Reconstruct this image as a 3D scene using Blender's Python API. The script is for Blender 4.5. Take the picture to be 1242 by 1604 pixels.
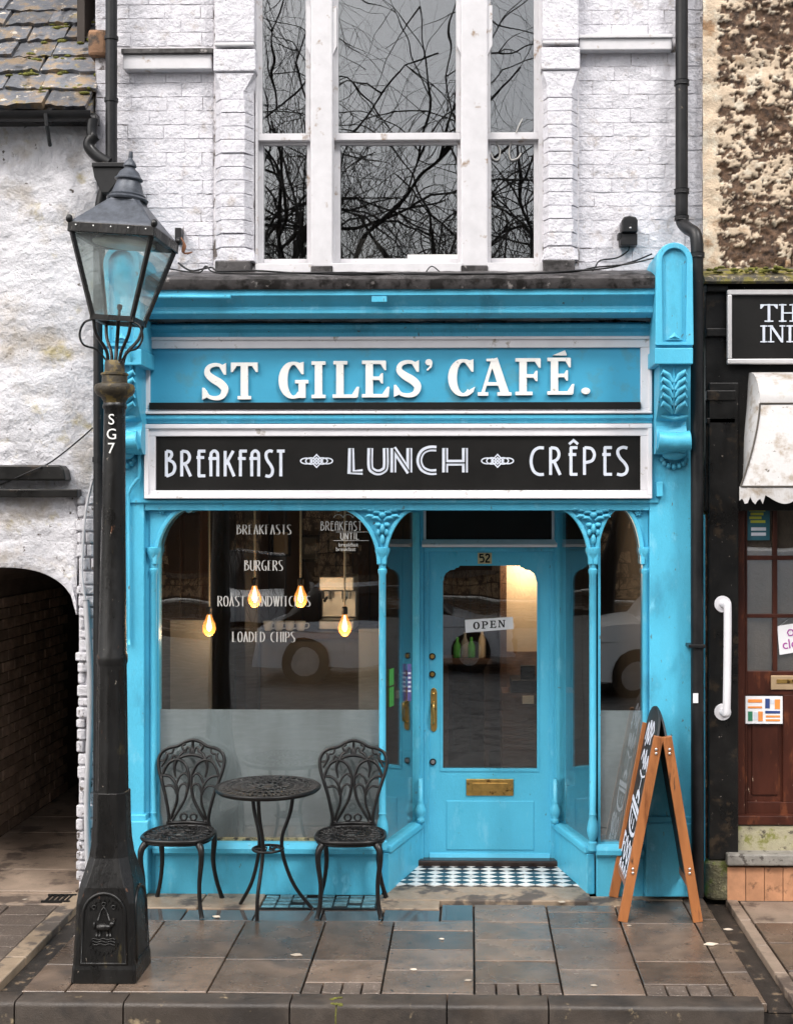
import bpy, bmesh, math, random
from math import sin, cos, pi, radians, sqrt, atan2
from mathutils import Vector, Matrix, noise
random.seed(7)
for o in list(bpy.data.objects): bpy.data.objects.remove(o)
SC = bpy.context.scene
COL = SC.collection

# ------------------------------------------------------------------ camera
F, CX, CY, CAMH, DIST = 2050.0, 701.0, 802.0, 2.4, 8.2      # focal length and principal point in photo pixels
PSI = radians(1.0)
cd = bpy.data.cameras.new('camera'); cam = bpy.data.objects.new('camera', cd); COL.objects.link(cam)
cam.location = (0, -DIST, CAMH); cam.rotation_euler = (radians(90), 0, PSI)
cd.sensor_fit = 'VERTICAL'; cd.sensor_height = 36.0; cd.lens = F / 1604 * 36
cd.shift_x = (621 - CX) / 1604; cd.shift_y = 0.0
cd.clip_start = 0.1; cd.clip_end = 400
SC.camera = cam
# ------------------------------------------------------------------ sky and sun
SUN_EL, SUN_AZ = radians(48), radians(42)     # overcast: a broad soft sun high behind the photographer
w = bpy.data.worlds.new('World'); SC.world = w; w.use_nodes = True
nt = w.node_tree; nt.nodes.clear()
sky = nt.nodes.new('ShaderNodeTexSky'); sky.sky_type = 'NISHITA'; sky.sun_disc = False
sky.sun_elevation = SUN_EL; sky.sun_rotation = radians(180) + SUN_AZ
sky.air_density = 1.0; sky.dust_density = 6.0; sky.ozone_density = 1.0
hsv = nt.nodes.new('ShaderNodeHueSaturation'); hsv.inputs['Saturation'].default_value = 0.36
bg = nt.nodes.new('ShaderNodeBackground'); bg.inputs['Strength'].default_value = 0.15
wo = nt.nodes.new('ShaderNodeOutputWorld')
nt.links.new(sky.outputs[0], hsv.inputs['Color']); nt.links.new(hsv.outputs[0], bg.inputs[0]); nt.links.new(bg.outputs[0], wo.inputs[0])
sl = bpy.data.lights.new('sun', 'SUN'); sl.energy = 1.5; sl.angle = radians(12); sl.color = (1.0, 0.965, 0.92)
so = bpy.data.objects.new('sun', sl); COL.objects.link(so)
sd = Vector((sin(SUN_AZ) * cos(SUN_EL), -cos(SUN_AZ) * cos(SUN_EL), sin(SUN_EL)))     # towards the sun
so.rotation_euler = sd.to_track_quat('Z', 'Y').to_euler(); so.location = sd * 30
SC.view_settings.view_transform = 'Standard'; SC.view_settings.look = 'None'
SC.view_settings.gamma = 1.0; SC.view_settings.exposure = 0.72; SC.view_settings.use_curve_mapping = False
SC.render.engine = 'CYCLES'
SC.cycles.max_bounces = 6; SC.cycles.diffuse_bounces = 3; SC.cycles.transparent_max_bounces = 12; SC.cycles.glossy_bounces = 4
SC.render.resolution_x = 792; SC.render.resolution_y = 1024

# ------------------------------------------------------------------ measuring helpers (photo pixel -> metres on a known plane)
def ray(px, py):
    u = (px - CX) / F; v = (CY - py) / F
    return Vector((u * cos(PSI) - sin(PSI), cos(PSI) + u * sin(PSI), v))
def P(px, py, Y=0.0):
    d = ray(px, py); t = (Y + DIST) / d.y
    return Vector((d.x * t, Y, CAMH + d.z * t))
def X(px, Y=0.0): return P(px, CY, Y).x
def Z(py, Y=0.0, px=620): return P(px, py, Y).z
def G(px, py, z=0.0):
    d = ray(px, py); t = (z - CAMH) / d.z
    return Vector((d.x * t, -DIST + d.y * t, z))

# ------------------------------------------------------------------ mesh collector
class MB:
    def __init__(s): s.v = []; s.f = []
    def add(s, vs, fs):
        n = len(s.v); s.v += [tuple(v) for v in vs]; s.f += [tuple(i + n for i in f) for f in fs]; return s
    def box(s, x0, x1, y0, y1, z0, z1):
        if x0 > x1: x0, x1 = x1, x0
        if y0 > y1: y0, y1 = y1, y0
        if z0 > z1: z0, z1 = z1, z0
        return s.add([(x0,y0,z0),(x1,y0,z0),(x1,y1,z0),(x0,y1,z0),(x0,y0,z1),(x1,y0,z1),(x1,y1,z1),(x0,y1,z1)],
              [(0,3,2,1),(4,5,6,7),(0,1,5,4),(1,2,6,5),(2,3,7,6),(3,0,4,7)])
    def pbox(s, x0, y0, x1, y1, Yf, Yb):                 # pixel rectangle on plane Yf, going back to Yb
        return s.box(X(x0, Yf), X(x1, Yf), Yf, Yb, Z(y1, Yf), Z(y0, Yf))
    def prism(s, poly, y0, y1):                           # polygon in x,z ; extruded along y
        n = len(poly)
        a = sum(poly[i][0]*poly[(i+1)%n][1]-poly[(i+1)%n][0]*poly[i][1] for i in range(n))
        if a < 0: poly = poly[::-1]
        if y0 > y1: y0, y1 = y1, y0
        vs = [(p[0], y0, p[1]) for p in poly] + [(p[0], y1, p[1]) for p in poly]
        fs = [tuple(range(n)), tuple(range(2*n-1, n-1, -1))] + [(i, i+n, (i+1)%n+n, (i+1)%n) for i in range(n)]
        return s.add(vs, fs)
    def prof(s, pts, xa, xb):                             # closed profile in (y,z), extruded along x
        n = len(pts)
        a = sum(pts[i][0]*pts[(i+1)%n][1]-pts[(i+1)%n][0]*pts[i][1] for i in range(n))
        if a < 0: pts = pts[::-1]
        if xa > xb: xa, xb = xb, xa
        vs = [(xa, p[0], p[1]) for p in pts] + [(xb, p[0], p[1]) for p in pts]
        fs = [tuple(range(n-1, -1, -1)), tuple(range(n, 2*n))] + [(i, (i+1)%n, (i+1)%n+n, i+n) for i in range(n)]
        return s.add(vs, fs)
    def hprism(s, poly, z0, z1):                          # polygon in x,y ; extruded along z
        n = len(poly)
        a = sum(poly[i][0]*poly[(i+1)%n][1]-poly[(i+1)%n][0]*poly[i][1] for i in range(n))
        if a < 0: poly = poly[::-1]
        vs = [(p[0], p[1], z0) for p in poly] + [(p[0], p[1], z1) for p in poly]
        fs = [tuple(range(n-1, -1, -1)), tuple(range(n, 2*n))] + [(i, (i+1)%n, (i+1)%n+n, i+n) for i in range(n)]
        return s.add(vs, fs)
    def ribbon(s, pts, w, y0, y1, closed=False, pen=None):  # flat stroke in x,z of width w (number, list); extruded y0..y1
        pts = [Vector((p[0], p[1])) for p in pts]; n = len(pts)
        L = []; R = []
        for i in range(n):
            a = pts[i-1] if (i or closed) else pts[i]; b = pts[(i+1) % n] if (i < n-1 or closed) else pts[i]
            d = (b - a); d = d.normalized() if d.length > 1e-9 else Vector((1, 0))
            nn = Vector((-d.y, d.x)); ww = w[i] if isinstance(w, (list, tuple)) else w
            if pen: ww = w * (pen + (1 - pen) * abs(d.y))
            if 0 < i < n-1 or closed:
                d1 = (pts[i]-a).normalized(); d2 = (b-pts[i]).normalized()
                c = max(0.45, sqrt(max(0, (1 + d1.dot(d2)) / 2))); ww = ww / c
            L.append(pts[i] + nn * ww / 2); R.append(pts[i] - nn * ww / 2)
        vs = []
        for l, r in zip(L, R): vs += [(l.x, y0, l.y), (r.x, y0, r.y), (r.x, y1, r.y), (l.x, y1, l.y)]
        fs = []
        m = n if closed else n - 1
        for i in range(m):
            a = 4*i; b = 4*((i+1) % n)
            for k in range(4): fs.append((a+k, a+(k+1)%4, b+(k+1)%4, b+k))
        if not closed: fs += [(3,2,1,0), (4*n-4, 4*n-3, 4*n-2, 4*n-1)]
        return s.add(vs, fs)
    def tube(s, pts, r, seg=8, closed=False, cap=True, flat=1.0):
        pts = [Vector(p) for p in pts]; n = len(pts)
        vs = []; fs = []; prev = None
        for i in range(n):
            a = pts[i-1] if (i or closed) else pts[i]; b = pts[(i+1) % n] if (i < n-1 or closed) else pts[i]
            t = (b - a).normalized()
            if prev is None:
                ref = Vector((0, 0, 1)) if abs(t.z) < 0.9 else Vector((1, 0, 0))
                u = t.cross(ref).normalized()
            else:
                u = prev - t * prev.dot(t); u = u.normalized() if u.length > 1e-6 else t.orthogonal().normalized()
            prev = u; v = t.cross(u)
            rr = r[i] if isinstance(r, (list, tuple)) else r
            for k in range(seg):
                an = 2*pi*k/seg; vs.append(pts[i] + u*rr*cos(an) + v*rr*flat*sin(an))
        m = n if closed else n - 1
        for i in range(m):
            a = i*seg; b = ((i+1) % n)*seg
            for k in range(seg): fs.append((a+k, b+k, b+(k+1)%seg, a+(k+1)%seg)[::-1])
        if cap and not closed: fs += [tuple(range(seg)), tuple(range(n*seg-1, (n-1)*seg-1, -1))]
        return s.add(vs, fs)
    def lathe(s, prof, cx, cy, seg=16, z0=0.0):           # prof: list of (radius, z)
        n = len(prof); vs = []; fs = []
        for r, z in prof:
            for k in range(seg): vs.append((cx + r*cos(2*pi*k/seg), cy + r*sin(2*pi*k/seg), z0 + z))
        for i in range(n-1):
            for k in range(seg): fs.append((i*seg+k, i*seg+(k+1)%seg, (i+1)*seg+(k+1)%seg, (i+1)*seg+k))
        fs += [tuple(range(seg-1, -1, -1)), tuple(range((n-1)*seg, n*seg))]
        if prof[0][1] > prof[-1][1]: fs = [f[::-1] for f in fs]
        return s.add(vs, fs)
    def ell(s, c, r, seg=10, rings=6):
        vs = [(c[0], c[1], c[2]-r[2])]; fs = []
        for i in range(1, rings):
            th = pi*i/rings
            for k in range(seg):
                a = 2*pi*k/seg; vs.append((c[0]+r[0]*sin(th)*cos(a), c[1]+r[1]*sin(th)*sin(a), c[2]-r[2]*cos(th)))
        vs.append((c[0], c[1], c[2]+r[2])); e = len(vs)-1
        for k in range(seg):
            fs.append((0, 1+(k+1)%seg, 1+k)); fs.append((e, e-seg+k, e-seg+(k+1)%seg))
        for i in range(rings-2):
            for k in range(seg): fs.append((1+i*seg+k, 1+i*seg+(k+1)%seg, 1+(i+1)*seg+(k+1)%seg, 1+(i+1)*seg+k))
        return s.add(vs, fs)
    def mesh(s, name, smooth=False):
        me = bpy.data.meshes.new(name); me.from_pydata(s.v, [], s.f)
        if smooth:
            me.polygons.foreach_set('use_smooth', [True]*len(me.polygons))
        me.update(); return me
    def build(s, name, mt, parent=None, smooth=False, bevel=0, autosmooth=None):
        me = s.mesh(name, smooth or autosmooth is not None)
        if autosmooth is not None:
            me.set_sharp_from_angle(angle=radians(autosmooth))
        o = link(name, me, mt, parent)
        if bevel:
            b = o.modifiers.new('bevel', 'BEVEL'); b.width = bevel; b.segments = 2; b.limit_method = 'ANGLE'; b.angle_limit = radians(40)
        return o

WINV = {}
def link(name, me, mt, parent=None, loc=None):
    o = bpy.data.objects.new(name, me)
    if mt is not None and not me.materials: me.materials.append(mt)
    COL.objects.link(o)
    if parent is not None:
        o.parent = parent
        if parent in WINV: o.matrix_parent_inverse = WINV[parent]
    if loc is not None: o.location = loc
    return o
def tag(o, label=None, cat=None, group=None, kind=None):
    if label: o['label'] = label
    if cat: o['category'] = cat
    if group: o['group'] = group
    if kind: o['kind'] = kind
    return o
def thing(name, loc, label, cat, group=None, local=False):
    o = bpy.data.objects.new(name, None); COL.objects.link(o); o.location = loc; o.empty_display_size = 0.1
    tag(o, label, cat, group)
    if not local: WINV[o] = Matrix.Translation(Vector(loc)).inverted()
    return o
def copy_tree(o, parent=None):
    c = o.copy(); COL.objects.link(c); c.parent = parent
    for ch in [x for x in bpy.data.objects if x.parent is o]: copy_tree(ch, c)
    return c
def bez(pts, n=24):                                       # Catmull-Rom through the points (any dimension)
    pts = [Vector(p) for p in pts]; m = len(pts); out = []
    per = max(2, n // (m - 1))
    for i in range(m - 1):
        p0 = pts[max(0, i-1)]; p1 = pts[i]; p2 = pts[i+1]; p3 = pts[min(m-1, i+2)]
        for k in range(per):
            t = k / per
            out.append(0.5*((2*p1) + (p2-p0)*t + (2*p0-5*p1+4*p2-p3)*t*t + (3*p1-p0-3*p2+p3)*t*t*t))
    out.append(pts[-1]); return out
def arc(cx, cz, rx, rz, a0, a1, n=12):
    return [(cx + rx*cos(radians(a0+(a1-a0)*i/n)), cz + rz*sin(radians(a0+(a1-a0)*i/n))) for i in range(n+1)]

# ------------------------------------------------------------------ materials
def lin(r, g, b): return tuple(((c/255/12.92) if c/255 <= 0.04045 else ((c/255+0.055)/1.055)**2.4) for c in (r, g, b))
def mat(name, col, rough=0.5, metal=0.0, var=0.15, vscale=6.0, bump=0.1, bscale=40.0, spots=(), rnd=0.0, rvar=0.0, rscale=4.0,
        emit=None, coat=0.0, stretch=None, spec=0.5, bdist=0.01, bumps2=None, attr=None, finespeck=0.0):
    m = bpy.data.materials.new(name); m.use_nodes = True; t = m.node_tree; N = t.nodes; Lk = t.links
    b = N['Principled BSDF']; b.inputs['Roughness'].default_value = rough; b.inputs['Metallic'].default_value = metal
    b.inputs['Specular IOR Level'].default_value = spec
    if coat: b.inputs['Coat Weight'].default_value = coat; b.inputs['Coat Roughness'].default_value = 0.12
    geo = N.new('ShaderNodeNewGeometry'); pos = geo.outputs['Position']
    if stretch:
        mp = N.new('ShaderNodeMapping'); mp.inputs['Scale'].default_value = stretch; Lk.new(pos, mp.inputs[0]); pos = mp.outputs[0]
    def nz(scale, det=6, rgh=0.6):
        n = N.new('ShaderNodeTexNoise'); n.inputs['Scale'].default_value = scale; n.inputs['Detail'].default_value = det
        n.inputs['Roughness'].default_value = rgh; Lk.new(pos, n.inputs['Vector']); return n.outputs['Fac']
    def ramp(src, lo, hi, a=0.0, c=1.0):
        r = N.new('ShaderNodeMapRange'); r.inputs['From Min'].default_value = lo; r.inputs['From Max'].default_value = hi
        r.inputs['To Min'].default_value = a; r.inputs['To Max'].default_value = c; Lk.new(src, r.inputs['Value']); return r.outputs[0]
    def mix(fac, ca, cb):
        x = N.new('ShaderNodeMix'); x.data_type = 'RGBA'
        if isinstance(fac, float): x.inputs['Factor'].default_value = fac
        else: Lk.new(fac, x.inputs['Factor'])
        for s_, v in ((6, ca), (7, cb)):
            if isinstance(v, tuple): x.inputs[s_].default_value = (*v[:3], 1)
            else: Lk.new(v, x.inputs[s_])
        return x.outputs[2]
    c0 = tuple(max(0, x*(1-var)) for x in col); c1 = tuple(min(1, x*(1+var)) for x in col)
    c = mix(ramp(nz(vscale), 0.3, 0.7), c0, c1)
    if finespeck:
        c = mix(ramp(nz(220, 3, 0.8), 0.35, 0.65), mix(finespeck, c, (0, 0, 0)), c)
    for (sc, scale, lo, hi) in spots:
        c = mix(ramp(nz(scale, 8, 0.65), 0.5+(lo-0.5)*0.62, 0.5+(hi-0.5)*0.62), c, sc)
    if attr:
        a = N.new('ShaderNodeVertexColor'); a.layer_name = attr[0]
        c = mix(a.outputs['Color'], mix(ramp(nz(26, 8, 0.7), 0.38, 0.62), attr[1], attr[2]), c)
    if rnd:
        oi = N.new('ShaderNodeObjectInfo'); h = N.new('ShaderNodeHueSaturation'); Lk.new(c, h.inputs['Color'])
        Lk.new(ramp(oi.outputs['Random'], 0, 1, 1-rnd, 1+rnd), h.inputs['Value']); c = h.outputs[0]
    Lk.new(c, b.inputs['Base Color'])
    if rvar: Lk.new(ramp(nz(rscale, 4), 0.35, 0.65, max(0.02, rough-rvar), min(1, rough+rvar)), b.inputs['Roughness'])
    if bump:
        bp = N.new('ShaderNodeBump'); bp.inputs['Strength'].default_value = bump; bp.inputs['Distance'].default_value = bdist
        Lk.new(nz(bscale, 8, 0.65), bp.inputs['Height'])
        if bumps2:
            b2 = N.new('ShaderNodeBump'); b2.inputs['Strength'].default_value = bumps2[1]; b2.inputs['Distance'].default_value = bumps2[2]
            Lk.new(nz(bumps2[0], 4, 0.5), b2.inputs['Height']); Lk.new(b2.outputs[0], bp.inputs['Normal'])
        Lk.new(bp.outputs[0], b.inputs['Normal'])
    if emit: b.inputs['Emission Color'].default_value = (*emit[0], 1); b.inputs['Emission Strength'].default_value = emit[1]
    return m
def glass_mat(name, ior=1.5, tint=(0.93, 0.95, 0.95), rough=0.0, wav=0.0, milk=0.0):
    m = bpy.data.materials.new(name); m.use_nodes = True; t = m.node_tree; N = t.nodes; Lk = t.links; N.clear()
    out = N.new('ShaderNodeOutputMaterial'); mx = N.new('ShaderNodeMixShader'); tr = N.new('ShaderNodeBsdfTransparent'); gl = N.new('ShaderNodeBsdfGlossy')
    tr.inputs[0].default_value = (*tint, 1); gl.inputs['Roughness'].default_value = rough; gl.inputs['Color'].default_value = (1, 1, 1, 1)
    fr = N.new('ShaderNodeFresnel'); geo = N.new('ShaderNodeNewGeometry'); mr = N.new('ShaderNodeMapRange')
    mr.inputs['To Min'].default_value = ior; mr.inputs['To Max'].default_value = 1/ior
    Lk.new(geo.outputs['Backfacing'], mr.inputs['Value']); Lk.new(mr.outputs[0], fr.inputs['IOR'])
    if wav:
        n = N.new('ShaderNodeTexNoise'); n.inputs['Scale'].default_value = 2.2; n.inputs['Detail'].default_value = 1; Lk.new(geo.outputs['Position'], n.inputs['Vector'])
        bp = N.new('ShaderNodeBump'); bp.inputs['Strength'].default_value = wav; bp.inputs['Distance'].default_value = 0.02
        Lk.new(n.outputs['Fac'], bp.inputs['Height']); Lk.new(bp.outputs[0], gl.inputs['Normal'])
    Lk.new(fr.outputs[0], mx.inputs[0]); Lk.new(tr.outputs[0], mx.inputs[1]); Lk.new(gl.outputs[0], mx.inputs[2]); Lk.new(mx.outputs[0], out.inputs[0])
    if milk:                                                  # uneven diffuse film mixed over the glass
        df = N.new('ShaderNodeBsdfDiffuse'); df.inputs[0].default_value = (0.62, 0.66, 0.66, 1); m2 = N.new('ShaderNodeMixShader')
        n = N.new('ShaderNodeTexNoise'); n.inputs['Scale'].default_value = 9; n.inputs['Detail'].default_value = 6; Lk.new(geo.outputs['Position'], n.inputs['Vector'])
        r2 = N.new('ShaderNodeMapRange'); r2.inputs['From Min'].default_value = 0.3; r2.inputs['From Max'].default_value = 0.7; r2.inputs['To Min'].default_value = milk*0.2; r2.inputs['To Max'].default_value = milk*1.8
        Lk.new(n.outputs['Fac'], r2.inputs['Value']); Lk.new(r2.outputs[0], m2.inputs[0]); Lk.new(mx.outputs[0], m2.inputs[1]); Lk.new(df.outputs[0], m2.inputs[2]); Lk.new(m2.outputs[0], out.inputs[0])
    return m
def film_mat(name, col, thru):
    m = bpy.data.materials.new(name); m.use_nodes = True; t = m.node_tree; N = t.nodes; Lk = t.links; N.clear()
    out = N.new('ShaderNodeOutputMaterial'); mx = N.new('ShaderNodeMixShader'); tr = N.new('ShaderNodeBsdfTransparent'); df = N.new('ShaderNodeBsdfDiffuse')
    n = N.new('ShaderNodeTexNoise'); n.inputs['Scale'].default_value = 3.0; n.inputs['Detail'].default_value = 6
    mp = N.new('ShaderNodeMapping'); mp.inputs['Scale'].default_value = (2.0, 1, 0.5); geo = N.new('ShaderNodeNewGeometry'); Lk.new(geo.outputs['Position'], mp.inputs[0]); Lk.new(mp.outputs[0], n.inputs['Vector'])
    rp = N.new('ShaderNodeMapRange'); rp.inputs['From Min'].default_value = 0.3; rp.inputs['From Max'].default_value = 0.7
    rp.inputs['To Min'].default_value = thru*0.3; rp.inputs['To Max'].default_value = thru*1.9; Lk.new(n.outputs['Fac'], rp.inputs['Value'])
    df.inputs[0].default_value = (*col, 1); Lk.new(rp.outputs[0], mx.inputs[0]); Lk.new(df.outputs[0], mx.inputs[1]); Lk.new(tr.outputs[0], mx.inputs[2]); Lk.new(mx.outputs[0], out.inputs[0])
    return m
M = {}
M['blue'] = mat('blue_paint', (0.088, 0.48, 0.69), 0.40, stretch=(1, 1, 0.45), var=0.10, vscale=5, bump=0.6, bscale=80, bdist=0.004, rnd=0.03, finespeck=0.10, rvar=0.1, bumps2=(9, 0.35, 0.006),
                spots=[((0.05, 0.25, 0.38), 3, 0.58, 0.85), ((0.16, 0.55, 0.74), 12, 0.62, 0.82), ((0.10, 0.15, 0.17), 30, 0.74, 0.80)], spec=0.4)
M['blue_door'] = mat('blue_door_paint', (0.100, 0.52, 0.74), 0.36, stretch=(1, 1, 0.45), var=0.09, vscale=4, bump=0.5, bscale=110, bdist=0.003, finespeck=0.08, rvar=0.1, spec=0.35, spots=[((0.16, 0.56, 0.76), 12, 0.62, 0.82), ((0.08, 0.13, 0.17), 34, 0.76, 0.83)])
M['white'] = mat('white_gloss_paint', (0.72, 0.71, 0.74), 0.4, var=0.06, vscale=7, bump=0.15, bscale=60, bdist=0.003, spots=[((0.35, 0.31, 0.27), 14, 0.68, 0.82)], rnd=0.02)
M['frame_white'] = mat('sash_white_paint', (0.60, 0.59, 0.61), 0.45, var=0.08, vscale=9, bump=0.2, bscale=50, bdist=0.004, spots=[((0.30, 0.22, 0.16), 11, 0.66, 0.80)], rnd=0.02)
M['letter_white'] = mat('white_letter_paint', (0.82, 0.81, 0.78), 0.45, var=0.05, bump=0.15, bscale=50, bdist=0.003, spots=[((0.45, 0.42, 0.38), 30, 0.68, 0.78)])
M['silver'] = mat('pale_silver_lettering', (0.60, 0.64, 0.72), 0.4, var=0.1, vscale=20, bump=0.05)
M['signblack'] = mat('sign_black', (0.008, 0.0075, 0.007), 0.45, spec=0.25, var=0.3, vscale=5, bump=0.05, bscale=60)
M['brick_white'] = mat('white_painted_brick', (0.655, 0.645, 0.69), 0.62, var=0.09, vscale=14, bump=0.9, bscale=38, bdist=0.014, rnd=0.035,
                       spots=[((0.42, 0.37, 0.34), 9, 0.62, 0.88), ((0.10, 0.08, 0.07), 45, 0.75, 0.82)], bumps2=(10, 0.8, 0.03))
M['mortar_white'] = mat('white_painted_joints', (0.68, 0.66, 0.69), 0.8, var=0.1, vscale=11, bump=0.8, bscale=50, bdist=0.012, spots=[((0.13, 0.11, 0.10), 7, 0.55, 0.70)])
M['render_white'] = mat('limewashed_rubble_render', (0.66, 0.65, 0.68), 0.75, var=0.16, vscale=4, bump=1.0, bscale=22, bdist=0.03,
                        spots=[((0.40, 0.34, 0.27), 2.2, 0.52, 0.80), ((0.42, 0.35, 0.17), 4.5, 0.66, 0.88), ((0.10, 0.08, 0.065), 20, 0.72, 0.80)], bumps2=(70, 0.5, 0.006))
M['black_iron'] = mat('black_iron', (0.010, 0.010, 0.010), 0.45, metal=0.0, var=0.4, vscale=12, bump=0.35, bscale=60, bdist=0.004, rvar=0.12, rscale=9,
                      spots=[((0.08, 0.04, 0.02), 22, 0.70, 0.82)], spec=0.3)
M['lamp_iron'] = mat('lamp_black_paint', (0.0065, 0.006, 0.0055), 0.32, var=0.4, vscale=10, bump=0.5, bscale=55, bdist=0.005, rvar=0.14, rscale=9, stretch=(1, 1, 0.35),
                     spots=[((0.06, 0.045, 0.016), 12, 0.70, 0.86), ((0.12, 0.055, 0.03), 30, 0.76, 0.84), ((0.40, 0.36, 0.30), 60, 0.78, 0.84)], spec=0.5)
M['lamp_roof'] = mat('lantern_copper_sky_tint', (0.085, 0.095, 0.115), 0.42, var=0.35, vscale=25, bump=0.5, bscale=120, bdist=0.003, metal=0.3, finespeck=0.3)  # blue-grey sky reflection is put into this base colour
M['chair_iron'] = mat('cast_aluminium_black', (0.008, 0.0075, 0.0075), 0.34, var=0.4, vscale=30, bump=0.4, bscale=120, bdist=0.002, spots=[((0.04, 0.03, 0.022), 40, 0.66, 0.80)], spec=0.35)
M['pipe'] = mat('black_pipe_paint', (0.011, 0.011, 0.012), 0.40, var=0.4, vscale=9, bump=0.15, bscale=50, bdist=0.003, rvar=0.1, spots=[((0.12, 0.10, 0.08), 24, 0.76, 0.86)], spec=0.35)
M['lead'] = mat('lead_flashing', (0.055, 0.050, 0.050), 0.42, var=0.35, vscale=10, bump=0.5, bscale=24, bdist=0.01, rvar=0.15, spots=[((0.010, 0.008, 0.007), 8, 0.46, 0.60), ((.28, .26, .25), 12, .68, .80)])
M['slate'] = mat('stone_slate', (0.12, 0.125, 0.14), 0.55, var=0.35, vscale=9, bump=0.8, bscale=30, bdist=0.012, rnd=0.35, rvar=0.1,
                 spots=[((0.22, 0.16, 0.10), 9, 0.50, 0.66), ((0.24, 0.18, 0.05), 7, 0.66, 0.78), ((0.55, 0.48, 0.40), 17, 0.66, 0.76), ((0.02, 0.018, 0.016), 10, 0.62, 0.76)])
M['moss'] = mat('moss', (0.14, 0.14, 0.025), 0.9, var=0.5, vscale=40, bump=1.0, bscale=120, bdist=0.01)
M['timber_dark'] = mat('black_shopfront_paint', (0.008, 0.0075, 0.007), 0.34, var=0.4, vscale=8, bump=0.25, bscale=40, bdist=0.004, rvar=0.1, spots=[((0.42, 0.36, 0.32), 34, 0.79, 0.84), ((0.04, 0.028, 0.018), 9, 0.62, 0.78)], spec=0.35)
M['brown_door'] = mat('brown_varnished_door', (0.050, 0.014, 0.008), 0.36, spec=0.35, var=0.35, vscale=10, bump=0.2, bscale=40, bdist=0.004, stretch=(1, 1, 0.3), spots=[((0.13, 0.04, 0.018), 12, 0.60, 0.76), ((0.50, 0.36, 0.26), 38, 0.78, 0.84)])
M['slab'] = mat('wet_paving_slab', (0.172, 0.124, 0.092), 0.23, var=0.32, vscale=5.0, bump=0.45, bscale=140, bdist=0.003, rnd=0.34, rvar=0.19, rscale=2.4,
                spots=[((0.065, 0.052, 0.045), 2.6, 0.52, 0.80), ((0.42, 0.36, 0.30), 46, 0.77, 0.81), ((0.03, 0.025, 0.022), 16, 0.68, 0.78)], finespeck=0.5, spec=0.8)
M['slab_grit'] = mat('gritty_paving_sett', (0.105, 0.080, 0.064), 0.55, var=0.3, vscale=8, bump=0.8, bscale=110, bdist=0.008, rnd=0.2, spots=[((0.38, 0.33, 0.29), 85, 0.64, 0.76)], spec=0.5)
M['joint'] = mat('wet_joint_dirt', (0.030, 0.024, 0.020), 0.45, var=0.4, vscale=12, bump=0.5, bscale=90, spots=[((0.18, 0.13, 0.085), 12, 0.62, 0.72)])
M['kerbstone'] = mat('kerb_stone', (0.066, 0.051, 0.040), 0.5, var=0.25, vscale=4, bump=0.5, bscale=120, bdist=0.005, rnd=0.10, rvar=0.15, spots=[((0.03, 0.024, 0.02), 3, 0.46, 0.66), ((0.30, 0.23, 0.14), 5.5, 0.68, 0.80)], finespeck=0.3)
M['stone_margin'] = mat('worn_stone_margin', (0.27, 0.205, 0.145), 0.5, var=0.25, vscale=7, bump=0.5, bscale=60, bdist=0.006, spots=[((0.08, 0.065, 0.055), 4, 0.50, 0.62)], rvar=0.18)
M['alley_stone'] = mat('alley_stone', (0.25, 0.19, 0.145), 0.55, var=0.25, vscale=5, bump=0.5, bscale=70, bdist=0.006, rnd=0.12, spots=[((0.10, 0.075, 0.06), 4, 0.54, 0.66)])
M['asphalt'] = mat('asphalt', (0.05, 0.05, 0.05), 0.5, var=0.3, vscale=3, bump=0.4, bscale=150, rvar=0.2)
M['tile_white'] = mat('white_floor_tile', (0.70, 0.70, 0.68), 0.25, var=0.12, vscale=20, bump=0.05, rnd=0.08, spots=[((0.30, 0.27, 0.23), 16, 0.60, 0.74)])
M['tile_black'] = mat('dark_floor_tile', (0.022, 0.032, 0.042), 0.22, var=0.3, vscale=20, bump=0.05)
M['brass'] = mat('brass', (0.62, 0.39, 0.12), 0.32, metal=0.85, var=0.2, vscale=20, bump=0.1, bscale=60, spots=[((0.15, 0.08, 0.03), 25, 0.60, 0.72)])
M['steel'] = mat('steel', (0.55, 0.55, 0.55), 0.35, metal=0.9, bump=0.05)
M['glass'] = glass_mat('window_glass', 2.15, wav=0.06)
M['glass_old'] = glass_mat('old_sash_glass', 2.15, wav=0.10)
M['glass_lamp'] = glass_mat('lantern_glass', 1.5, tint=(0.90, 0.93, 0.92), wav=0.15, milk=0.10)
M['film'] = film_mat('frosted_film', (0.36, 0.39, 0.40), 0.22)
M['vinyl'] = mat('white_vinyl', (0.42, 0.41, 0.39), 0.5, var=0.03, bump=0)
M['wood_orange'] = mat('varnished_pine', (0.36, 0.135, 0.045), 0.40, var=0.22, vscale=14, bump=0.2, bscale=50, bdist=0.003, stretch=(1, 1, 0.15), spots=[((0.14, 0.045, 0.015), 10, 0.58, 0.78), ((0.05, 0.03, 0.02), 22, 0.72, 0.82)])
M['chalkboard'] = mat('chalkboard', (0.017, 0.019, 0.021), 0.5, var=0.4, vscale=6, bump=0.1)
M['chalk'] = mat('chalk_paint', (0.66, 0.70, 0.80), 0.8, var=0.2, vscale=60, bump=0.1)
M['plaster_peel'] = mat('peeling_cream_render', (0.58, 0.46, 0.335), 0.8, var=0.2, vscale=9, bump=0.9, bscale=60, bdist=0.012, spots=[((0.66, 0.58, 0.46), 12, 0.52, 0.66), ((0.36, 0.22, 0.12), 5, 0.60, 0.74)], attr=('mask', (0.028, 0.015, 0.009), (0.15, 0.085, 0.048)))
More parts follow.
